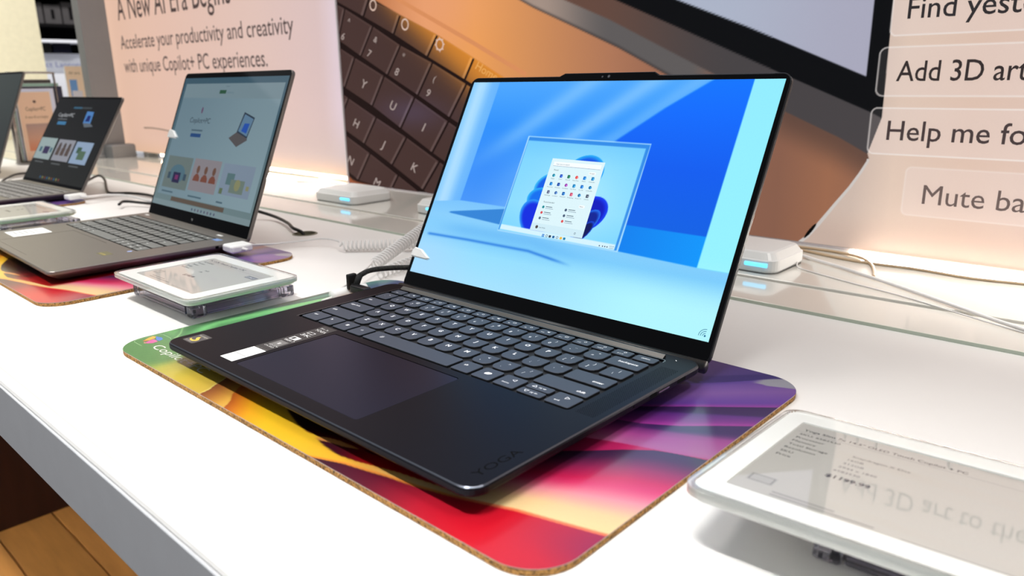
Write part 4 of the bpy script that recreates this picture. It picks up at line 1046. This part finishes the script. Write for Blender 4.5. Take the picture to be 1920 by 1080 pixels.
t = thing('charging_plug', 'black plug of the braided cable at the left side of the black laptop', 'plug', (-176, 190, 13))
b = MB(); b.box(-14, -4.5, -1.5, 9, 4.5, 6, b=1.2, r=2); obj('body', b, M_black, t)
b = MB(); b.box(9, -4, 0.2, 13, 4, 2.8, b=.4, r=1); obj('connector', b, M_chrome, t)
b = MB(); b.tube([(-13, 2, 3), (-14, 6, 9), (-14.5, 9, 13)], 3.0, 8); obj('cable_boot', b, M_rubber, t)
b = MB(); b.box(-24, -1, -1, -19, 9, 14, b=1, r=1.5); b.box(-20, 1, 2, -13, 6, 5, b=.5); obj('strap', b, M_rubber, t, label='black cable strap')
t = thing('security_plug', 'white plug lying on the counter left of the black laptop', 'plug', (-203, 196, 0), 84)
b = MB(); b.tube(smooth([(-20, 0, 6), (-12, 0, 6.5), (0, 0, 7), (10, 0, 7), (16, 0, 7)], 3), 7, 10, rs=None); obj('body', b, M_wplastic, t)
b = MB(); b.tube([(-20, 0, 6), (-30, 2, 4)], 1.6, 8); obj('cable_end', b, M_wcable, t)
t = thing('security_plug', 'white plug in the right side of the grey laptop', 'plug', (-470, 216, 9), -2)
b = MB(); b.box(0, -14, 0, 26, 14, 9, b=2, r=4); obj('body', b, M_wplastic, t)
b = MB(); b.tube([(26, 0, 4.5), (34, 2, 4)], 2, 8); obj('cable_end', b, M_wcable, t)
cable('power_cable', [(-705, 330, 30), (-678, 372, 12), (-641, 377, 7), (-584, 361, 7), (-545, 345, 7), (-527, 348, 2), (-524, 350, -12)], 2.4, M_kcable, 'black cable running into the round cable hole behind the grey laptop')
cable('power_cable', [(-1300, 300, 10), (-1341, 340, 8), (-1400, 392, 14), (-1330, 380, 12), (-1240, 350, 4), (-1162, 329, 4), (-1130, 352, 4), (-1070, 364, 4), (-980, 352, 4)], 2.6, M_kcable, 'black cable looping behind the small dark laptop')
cable('power_cable', [(-969, 272, 8), (-990, 290, 9), (-952, 311, 7), (-880, 340, 6)], 2.4, M_kcable, 'short black cable left of the grey laptop hinge')
cable('power_cable', [(-1560, 250, 4), (-1600, 268, 5), (-1670, 306, 6), (-1698, 338, 5), (-1760, 370, 5)], 2.4, M_kcable, 'black cable at the far left by the brochure holder')
t = thing('security_plug', 'white plug in the right side of the small dark laptop', 'plug', (-1104, 244, 9), 10)
b = MB(); b.box(0, -16, 0, 20, 16, 9, b=2, r=4); obj('body', b, M_wplastic, t)
b = MB(); b.tube([(20, 4, 4.5), (30, 10, 4)], 2.4, 8); obj('cable_end', b, M_wcable, t)
cable('security_cable', [(-1075, 256, 13), (-1090, 300, 10), (-1060, 325, 8), (-960, 322, 8), (-900, 330, 8)], 2.2, M_wcable, 'white cable running right from the small dark laptop')
cable('security_cable', [(48, 606, 16), (62, 618, 9), (88, 606, 7.5), (121, 589, 7.5), (196, 543, 7.5), (249, 508, 7.5), (300, 480, 6), (400, 430, 6.4), (520, 395, 2.4)], 1.7, M_wcable, 'white cable slanting across the counter at the right')
cable('security_cable', [(76, 580, 9), (82, 566, 7), (93, 561, 6), (149, 538, 6), (204, 518, 6), (300, 478, 4.2), (420, 440, 4.2)], 0.7, M_wcable, 'very thin pale wire below the white cable at the right')
cable('loop_cable', [(20, 660, 6.5), (38, 665, 6.5), (82, 666, 6.5), (116, 653, 7), (137, 627, 7), (150, 596, 7), (156, 576, 6.5)], 1.6, M_bcable, 'beige cable bent in a hook under the backlit print')
cable('loop_cable', [(20, 655, 6.5), (43, 653, 6.5), (117, 634, 6.5), (180, 636, 6.5), (231, 630, 6.5), (290, 640, 6.5), (380, 650, 6.5)], 1.6, M_bcable, 'beige cable lying along the foot of the backlit print')
cable('loop_cable', [(-1010, 640, 6.5), (-930, 668, 7), (-860, 660, 7), (-800, 640, 6.5), (-760, 605, 7)], 1.6, M_bcable, 'beige cable behind the white hub by the print corner')

# flat white wedges built for the white shapes on the lid edges
for root, M4, w_, lab in ((lap, LM, -160.6, 'white wedge on the left edge of the black laptop lid'), (hp, lid_matrix((0, 219, 14), math.radians(22.5)), -156, 'white wedge on the left edge of the grey laptop lid')):
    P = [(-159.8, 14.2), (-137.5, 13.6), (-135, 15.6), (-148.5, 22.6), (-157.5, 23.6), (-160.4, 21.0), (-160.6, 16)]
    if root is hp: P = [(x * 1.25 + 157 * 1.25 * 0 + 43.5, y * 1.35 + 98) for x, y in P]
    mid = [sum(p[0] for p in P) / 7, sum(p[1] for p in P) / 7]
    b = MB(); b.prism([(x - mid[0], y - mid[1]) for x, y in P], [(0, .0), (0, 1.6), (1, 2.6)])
    o = obj('white_wedge', b, pm('bright_white_plastic', (250, 250, 248), .4, vary=.01, scale=30), label=lab, cat='security tag', group='white wedges on the lids')
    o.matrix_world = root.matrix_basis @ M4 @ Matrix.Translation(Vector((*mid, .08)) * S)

# ---------------------------------------------------------------- backlit prints
WY = 690.0
WT = Matrix(((1, 0, 0, 0), (0, 0, -1, WY), (0, 1, 0, 0), (0, 0, 0, 1)))       # local (x, z, toward viewer) -> world
zA = fx([(-1000, 591), (-396, 307), (-312, 273), (-241, 244), (-171, 211), (-60, 158)])
zB = fx([(-1000, 614), (-338, 314), (-257, 282), (-103, 211), (3, 162), (69, 134), (100, 118)])
zC = fx([(-1000, 644), (-248, 307), (-139, 262), (-17, 211), (98, 164), (112, 157)])
zD = fx([(-1000, 658), (-150, 299), (-54, 262), (90, 202)])
zR0 = fx([(-774, 346), (-706, 316), (-611, 278), (-527, 239), (-464, 209), (-380, 168)])


def wall_col(x, z):
    e = 1.2
    f = lambda g: z - (g(x) if True else 0)
    ext = lambda g, x_: g(x_)
    bg = ramp(x, [(90, (206, 186, 174)), (130, (224, 200, 184)), (200, (222, 194, 178)), (300, (222, 196, 184)), (700, (224, 200, 186))])
    bg = mix(bg, (196, 170, 156), ss(60, 20, z) * 0.5)
    dk = ramp(x, [(-900, (150, 84, 54)), (-640, (236, 160, 108)), (-520, (240, 162, 92)), (-400, (214, 146, 94)), (-250, (178, 122, 92)), (-150, (150, 104, 84)), (0, (140, 98, 80)), (60, (158, 108, 82)), (100, (150, 104, 82))])
    dk = mix(dk, (92, 70, 62), ss(46, 2, zB(x) - z) * ss(-60, 10, x) * 0.8)
    dk = mix(dk, (238, 164, 120), np.exp(-((x + 600) / 120) ** 2 - ((z - 330) / 60) ** 2) * 0.6)
    gr = mix((168, 148, 136), (98, 94, 94), ss(-390, -250, x))
    gr = mix(gr, (60, 54, 54), ss(6, 0, np.abs(z - zA(x)) ) * 0.8)
    col = mix(dk, gr, ss(-e, e, z - zA(x)) * ss(-70, -130, x))
    col = mix(col, mix((104, 76, 66), (74, 70, 72), ss(-300, -60, x)), ss(-e, e, z - zB(x)))
    col = mix(col, (16, 17, 20), ss(-e, e, z - zC(x)))
    col = mix(col, mix((176, 184, 204), (172, 172, 192), ss(-100, 90, x)), ss(-e, e, z - zD(x)) * ss(91.5, 90, x))
    # keyboard well
    wellz = zR0(x)
    well = ss(e, -e, z - wellz) * ss(-300, -330, x) * ss(0, 6, z - np.interp(x, [-900, -893, -880, -865, -748, -600], [26, 18, 11, 8, 0, -8]))
    col = mix(col, (34, 22, 21), well)
    # right outline of the printed machine
    rx = np.interp(z, [-1, 14, 31, 59, 79, 96, 110, 118, 158, 281, 900], [22, 38, 51, 70, 84, 94, 101, 101, 112, 110, 104])
    col = mix(col, (206, 200, 196), ss(-0.6, 0.6, x - rx) * (z < 112))
    wd = np.interp(z, [0, 110, 118], [6, 3, 0])
    col = mix(col, bg, ss(-0.6, 0.6, x - rx - wd))
    oz = (z - 22.5) / 9.5; ox = (x - 45 - (z - 22.5) * 0.65) / 2.4
    col = mix(col, (12, 12, 12), ss(1.1, 0.9, np.hypot(oz, ox)))
    # frosted pills over the picture's edge
    for x0, z0, z1, r in ((110, 243, 300, 7), (102, 180.5, 232, 8), (100, 118, 168.5, 7), (143, 53, 106, 6)):
        cx = np.maximum(x0 + r - x, 0); cz = np.maximum(np.maximum(z0 + r - z, z - (z1 - r)), 0)
        d = np.hypot(cx, cz) - r
        a = 0.55 if z0 > 60 else 0.2
        col = mix(col, (232, 214, 208), ss(0.5, -0.5, d) * np.where(x > rx, 0.4, 0.12))
        col = mix(col, (240, 232, 228), ss(1.3, 0.4, np.abs(d + 0.4)) * (a + 0.1))
    fold = np.exp(-((z - 300) / 200) ** 2) * 0
    return col


t = thing('light_box', 'tall backlit wall print of a giant laptop keyboard with frosted text boxes', 'light box', (0, 690, 5))
b = MB(WT)
b.grid(-893, 8, -20, 372, 1.9, 0, wall_col); b.grid(-20, 8, 300, 372, 0.9, 0, wall_col)
b.grid(300, 8, 1000, 372, 12, 0, wall_col); b.grid(-893, 372, 1000, 980, 12, 0, wall_col)
# keys of the printed keyboard
rowsep = {'F': [(-900, 394, -922, 364), (-792, 348, -811, 320), (-706, 316, -726, 285), (-611, 278, -638, 244), (-525, 238, -547, 205), (-440, 198, -460, 166)],
          'N': [(-948, 366, -976, 318), (-868, 336, -895, 282), (-786, 300, -827, 250), (-710, 264, -750, 215), (-627, 232, -668, 179), (-545, 196, -587, 142), (-462, 158, -500, 104)],
          'Q': [(-930, 282, -966, 232), (-847, 247, -885, 193), (-761, 212, -801, 159), (-678, 174, -720, 120), (-592, 134, -636, 80), (-506, 96, -550, 42)],
          'A': [(-960, 210, -1000, 160), (-876, 172, -916, 120), (-792, 137, -833, 87), (-706, 103, -751, 51), (-619, 64, -665, 11), (-534, 26, -580, -28)],
          'Z': [(-990, 140, -1030, 90), (-903, 104, -945, 52), (-818, 68, -861, 14), (-735, 32, -758, 3), (-655, -4, -690, -20)]}


def clipx(P, xm):
    o = []
    for i in range(len(P)):
        a, c = P[i - 1], P[i]
        if (a[0] >= xm) != (c[0] >= xm):
            k = (xm - a[0]) / (c[0] - a[0]); o.append((xm, a[1] + k * (c[1] - a[1])))
        if c[0] >= xm: o.append(c)
    return o


def clipz(P, zm):
    return [(x, y) for y, x in clipx([(y, x) for x, y in P], zm)]


def keycol(x, z):
    s_ = (z - zR0(x)) * 0.9
    lineg = (x + 674) * 0.585 + (z - 295) * 0.811
    t_ = 1 / (1 + np.exp(-lineg / 14))
    bl = np.exp(-((x + 690) / 90) ** 2 - ((z - 150) / 26) ** 2)
    c = mix((74, 54, 51), (226, 142, 52), t_ * ss(-880, -700, x))
    return mix(c, (88, 74, 96), bl * 0.6)


for rk, seps in rowsep.items():
    for i in range(len(seps) - 1):
        a, c = seps[i], seps[i + 1]
        TL = np.array(a[:2], float); BL = np.array(a[2:], float); TR = np.array(c[:2], float); BR = np.array(c[2:], float)
        q = lambda u, v: (TL * (1 - u) + TR * u) * (1 - v) + (BL * (1 - u) + BR * u) * v
        N = 6; g0, g1, h0, h1 = 0.025, 0.978, -0.03, 0.978
        for lay, (u0, u1, v0, v1) in enumerate(((g0, g1, h0, h1), (g1 - 0.055, g1, h0, h1), (g0, g1, h0, h0 + .05))):
            for iu in range(N if lay != 1 else 1):
                for iv in range(N if lay != 2 else 1):
                    nu = N if lay != 1 else 1; nv = N if lay != 2 else 1
                    uu = [u0 + (u1 - u0) * k / nu for k in (iu, iu + 1)]; vv = [v0 + (v1 - v0) * k / nv for k in (iv, iv + 1)]
                    P = [tuple(q(uu[0], vv[1])), tuple(q(uu[1], vv[1])), tuple(q(uu[1], vv[0])), tuple(q(uu[0], vv[0]))]
                    P = clipz(clipx(P, -893), 7)
                    if len(P) < 3: continue
                    xs = np.array([p_[0] for p_ in P]); zs = np.array([p_[1] for p_ in P])
                    if (zs > zR0(xs) + 2).any() and rk == 'F': pass
                    cl = keycol(xs, zs)
                    if lay == 1: cl = cl * 1.0 + 26
                    if lay == 2: cl = cl * 1.0 + 7
                    n_ = len(P)
                    b.add([(p_[0], p_[1], 0.3 + lay * 0.15) for p_ in P], [tuple(range(n_))], lcol=[tuple(v) for v in nlin(cl).tolist()])
ux = (0.913, -0.408); uy = (0.62, 0.80)
for s_, x, z in (('6', -886, 285), ('7', -808, 251), ('8', -730, 217), ('9', -647, 180), ('&', -786, 276), ('*', -708, 244), ('(', -626, 204), ('^', -863, 312),
                 ('Y', -834, 196), ('U', -750, 157), ('I', -661, 118), ('H', -866, 122), ('J', -781, 84), ('K', -697, 47), ('N', -893, 49), ('M', -812, 11), ('Home', -522, 222)):
    big = s_.isalpha(); kk = 17 if big and len(s_) == 1 else (14 if s_.isdigit() or big else 11)
    b.text(s_, x, z, kk, 0.8, ux=ux, uy=uy, col=(186, 170, 164) if s_ != 'Home' else (240, 176, 96))
for x, z in ((-780, 338), (-693, 300), (-605, 263)):
    b.line([(x + 9 * math.cos(a) , z + 9 * math.sin(a)) for a in np.linspace(0, 6.28, 11)[:-1]], 2.6, 0.8, col=(226, 196, 180), closed=True)
    if x == -605:
        for a in np.linspace(0, 6.28, 9)[:-1]: b.line([(x + 9 * math.cos(a), z + 9 * math.sin(a)), (x + 12 * math.cos(a), z + 12 * math.sin(a))], 2, 0.8, col=(226, 196, 180))
b.line([(-720, 347), (-690, 334), (-526, 263), (-411, 211)], 7, 0.4, col=(222, 146, 96))
for s_, x, z, wd, c in (('Find yesterday\'s', 126, 260, 182, (52, 48, 50)), ('Add 3D art to the', 122, 196.5, 190, (56, 48, 48)), ('Help me format', 119, 134, 188, (74, 62, 62)), ('Mute background', 163, 67, 206, (108, 92, 88))):
    b.text(s_, x, z, 20.5, 0.5, col=c, width=wd, bold=0.0 if s_[0] == 'M' else 0.005)
obj('fabric_print', b, M_banner, t).location = -t.location
b = MB(); b.box(-893, 690.5, 6, 1000, 740, 980, col=(200, 200, 200)); obj('case', b, pm('white_case', (215, 213, 210), .5), t).location = -t.location
b = MB(); b.box(-894.5, 687, 5, -891.5, 692, 980); b.box(-893, 689, 5, 1000, 692, 7.2); obj('frame', b, pm('pale_trim', (214, 206, 210), .4), t).location = -t.location
b = MB(); b.box(92, 694, 5.05, 1000, 712, 6.0); obj('foot', b, M_wplastic, t).location = -t.location
b = MB(); b.box(95, 684, 5.1, 1000, 687, 7.4); o = obj('led_strip', b, pm('bright_led_strip', (255, 240, 220), 0.5, emit=(255, 236, 212), estr=12.0), t, label='glowing strip along the bottom edge'); o.location = -t.location

PX0, PX1 = -2045.0, -896.0
t = thing('light_box', 'backlit peach wall sign with dark lettering behind the grey laptop', 'light box', (-1470, 690, 5))


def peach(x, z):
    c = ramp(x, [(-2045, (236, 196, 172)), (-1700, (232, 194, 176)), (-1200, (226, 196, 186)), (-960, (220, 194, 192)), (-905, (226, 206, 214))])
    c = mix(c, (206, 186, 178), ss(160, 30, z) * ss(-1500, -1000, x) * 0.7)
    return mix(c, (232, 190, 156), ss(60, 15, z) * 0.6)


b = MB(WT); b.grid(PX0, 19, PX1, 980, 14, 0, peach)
b.text('A New AI Era Begins', -1934, 380, 62, .5, col=(84, 70, 68), width=640, bold=0.005)
b.text('Accelerate your productivity and creativity', -1941, 303, 36, .5, col=(96, 82, 80), width=893, bold=0.005)
b.text('with unique Copilot+ PC experiences.', -1938, 240, 36, .5, col=(96, 82, 80), width=776, bold=0.005)
obj('fabric_print', b, M_banner, t).location = -t.location
b = MB(); b.box(PX0, 690.5, 19, PX1, 740, 980); obj('case', b, pm('white_case', (215, 213, 210), .5), t).location = -t.location
b = MB(); b.box(PX1, 688, 17, PX1 + 2.4, 691.5, 980); obj('frame', b, pm('pale_trim', (214, 206, 210), .4), t).location = -t.location
for xx in (-1900, -1000):
    b = MB(); b.box(xx - 15, 700, 5, xx + 15, 730, 19); obj('foot', b, M_wplastic, t).location = -t.location
b = MB(); b.box(-1780, 692, 12, -905, 696, 18.5); o = obj('led_strip', b, M_ledw, t, label='glowing strip along the bottom edge'); o.location = -t.location
cable('thin_strip', [(-1850, 686, 88), (-1800, 686, 89), (-1740, 687, 87), (-1690, 687, 84)], 2.2, pm('grey_strip', (170, 150, 138), .6), 'thin grey strip against the peach sign')  # thin grey line low on the sign, modelled as a tube

# post at the sign's left end
t = thing('support_post', 'grey metal post standing at the left end of the peach sign', 'post', (-1930, 640, 5))
b = MB(); b.box(-1992, 594, 5, -1945, 664, 980, b=1); obj('upright', b, M_alu, t).location = -t.location
b = MB(); b.box(-1996, 575, 5, -1940, 690, 14, b=1); obj('foot_plate', b, M_alu, t).location = -t.location
b = MB(); b.prism([(-1945, 604), (-1906, 612), (-1906, 676), (-1945, 676)], [(0, 5), (0, 38), (3, 42)]); obj('foot_block', b, M_alu, t).location = -t.location

# ---------------------------------------------------------------- brochures and things far behind
t = thing('brochure_holder', 'steel and clear brochure holder at the far left, behind the dark laptops', 'brochure holder', (-2010, 460, 0))
b = MB(); b.prism(circle(0, 0, 55, 28, 62), [(1, 0), (0, 1), (0, 5), (1.5, 6)]); obj('base', b, M_chrome, t)
for y in (-58, -40):
    b = MB(); b.tube([(20, y, 6), (20, y, 196)], 7 if y < -50 else 3, 10); obj('upright', b, M_chrome, t)
b = MB(); b.tube(smooth([(20, -58, 196), (10, -56, 236), (8, -30, 240), (8, 55, 240), (8, 62, 232), (10, 62, 180), (10, 62, 6)], 5), 3, 8); obj('wire_frame', b, M_chrome, t)
b = MB(); b.box(-42, -52, 6, 24, 62, 9); obj('tray', b, M_acrylic, t)


def upright_card(name, loc, w_, h_, paint, label, cat, th_=2.0, group=None):
    """a card that faces +x"""
    T = Matrix(((0, 0, 1, 0), (1, 0, 0, 0), (0, 1, 0, 0), (0, 0, 0, 1)))
    b = MB(T); b.prism([(-w_ / 2, 0), (w_ / 2, 0), (w_ / 2, h_), (-w_ / 2, h_)], [(0, -th_), (0, 0)], col=(225, 222, 218)); paint(b)
    return obj(name, b, M_print, loc=loc, label=label, cat=cat, group=group)


def p_tan(b):
    b.poly([(-40, 1), (40, 1), (40, 181), (-40, 181)], .1, col=(226, 192, 164))
    b.text('Copilot+PC', 0, 132, 10, .2, align='c', col=(70, 56, 50), width=48); b.text('A new AI era begins', 0, 112, 8, .2, align='c', col=(120, 92, 76), width=56); b.poly(circle(0, 156, 4, 8), .2, col=(80, 60, 60))
    b.grid(-30, 26, 30, 98, 4, .2, lambda x, y: ramp(y, [(26, (208, 128, 92)), (60, (196, 150, 126)), (98, (168, 142, 134))]))


upright_card('brochure', (-1985, 460, 9), 82, 182, p_tan, 'tan brochure with an orange picture in front of the steel holder', 'brochure', 3, 'brochures in the holder')
for i, (dy, w_, h_, c, lab) in enumerate(((4, 98, 190, (210, 216, 236), 'pale blue brochure behind the tan one in the holder'), (22, 112, 196, (34, 40, 66), 'dark blue brochure showing at the right of the holder'), (14, 118, 204, (150, 186, 170), 'greenish brochure sticking up in the holder'), (8, 100, 214, (70, 66, 64), 'black brochure at the back of the holder'))):
    upright_card('brochure', (-1992 - i * 8, 460 + dy, 9), w_, h_, lambda b, c=c, w_=w_, h_=h_: b.poly([(-w_ / 2 + .5, .5), (w_ / 2 - .5, .5), (w_ / 2 - .5, h_ - .5), (-w_ / 2 + .5, h_ - .5)], .1, col=c), lab, 'brochure', 3, 'brochures in the holder')


def p_sign(b):
    b.poly([(-26, 1), (26, 1), (26, 267), (-26, 267)], .1, col=(238, 204, 172))
    b.text('AI era', 0, 242, 9, .2, align='c', col=(120, 96, 80), width=34); b.poly([(-18, 172), (4, 172), (4, 225), (-18, 225)], .2, col=(110, 150, 200)); b.poly([(-14, 150), (16, 150), (16, 190), (-14, 190)], .25, col=(214, 204, 208)); b.poly([(-12, 138), (10, 138), (10, 160), (-12, 160)], .3, col=(110, 60, 90))


upright_card('stand_sign', (-2400, 708, 0), 56, 268, p_sign, 'narrow tan sign card left of the grey post', 'sign', 4)

b = MB(); b.box(-3420, 150, -922, -3130, 848, 1500); obj('display_wall', b, M_cream, label='cream textured board rising behind everything at the top left', cat='display wall')
t = thing('shelf_rack', 'dark shop shelf far behind between the cream board and the grey post', 'shelf', (-5500, 1800, -922))
b = MB(); b.box(-5700, 1200, -922, -5640, 2400, 1500); obj('back_panel', b, M_dgrey, t).location = -t.location
for zz, mt_ in ((490, M_signw), (590, M_dgrey), (780, M_dgrey)):
    b = MB(); b.box(-5640, 1200, zz, -5400, 2400, zz + 18); obj('shelf', b, mt_, t).location = -t.location
b = MB(); b.box(-5640, 1200, -922, -5402, 2400, 290); obj('plinth', b, M_signw, t).location = -t.location
b = MB(); b.box(-5640, 1200, 290, -5560, 2400, 425); obj('sign_board', b, M_signw, t).location = -t.location
b = MB(Matrix(((0, 0, 1, -5559), (1, 0, 0, 0), (0, 1, 0, 0), (0, 0, 0, 1)))); b.text('Select Laptops', 1490, 335, 34, .0, col=(130, 136, 190), width=330); obj('sign_lettering', b, M_print, t).location = -t.location
for i, (y0, y1, z1) in enumerate(((1480, 1580, 740), (1590, 1690, 730), (1700, 1800, 750))):
    b = MB(); b.box(-5600, y0, 608, -5440, y1, z1, b=3); b.box(-5440.5, y0 + 40, 640, -5439, y0 + 60, z1 - 30, mi=1)
    obj('carton', b, [M_boxgrey, M_dgrey], label=('grey carton on the far shelf, left of three', 'grey carton on the far shelf, middle of three', 'grey carton on the far shelf, right of three')[i], cat='box', group='cartons on the far shelf')
for i, (y0, y1) in enumerate(((1500, 1610), (1622, 1730))):
    t2 = thing('monitor', ('dark screen on the far shelf, left one with a white glint', 'dark navy screen on the far shelf, right one')[i], 'monitor', (-5500, (y0 + y1) / 2, 425), 0, 'dark screens on the far shelf')
    b = MB(); b.box(-5500, y0, 426, -5480, y1, 488, b=1); obj('panel', b, pm('monitor_navy', (14, 18, 40), .15) if i else M_black, t2).location = -t2.location
    b = MB(); b.box(-5520, y0 + 30, 425, -5470, y1 - 30, 427); obj('foot', b, M_black, t2).location = -t2.location
bpy.context.view_layer.update()
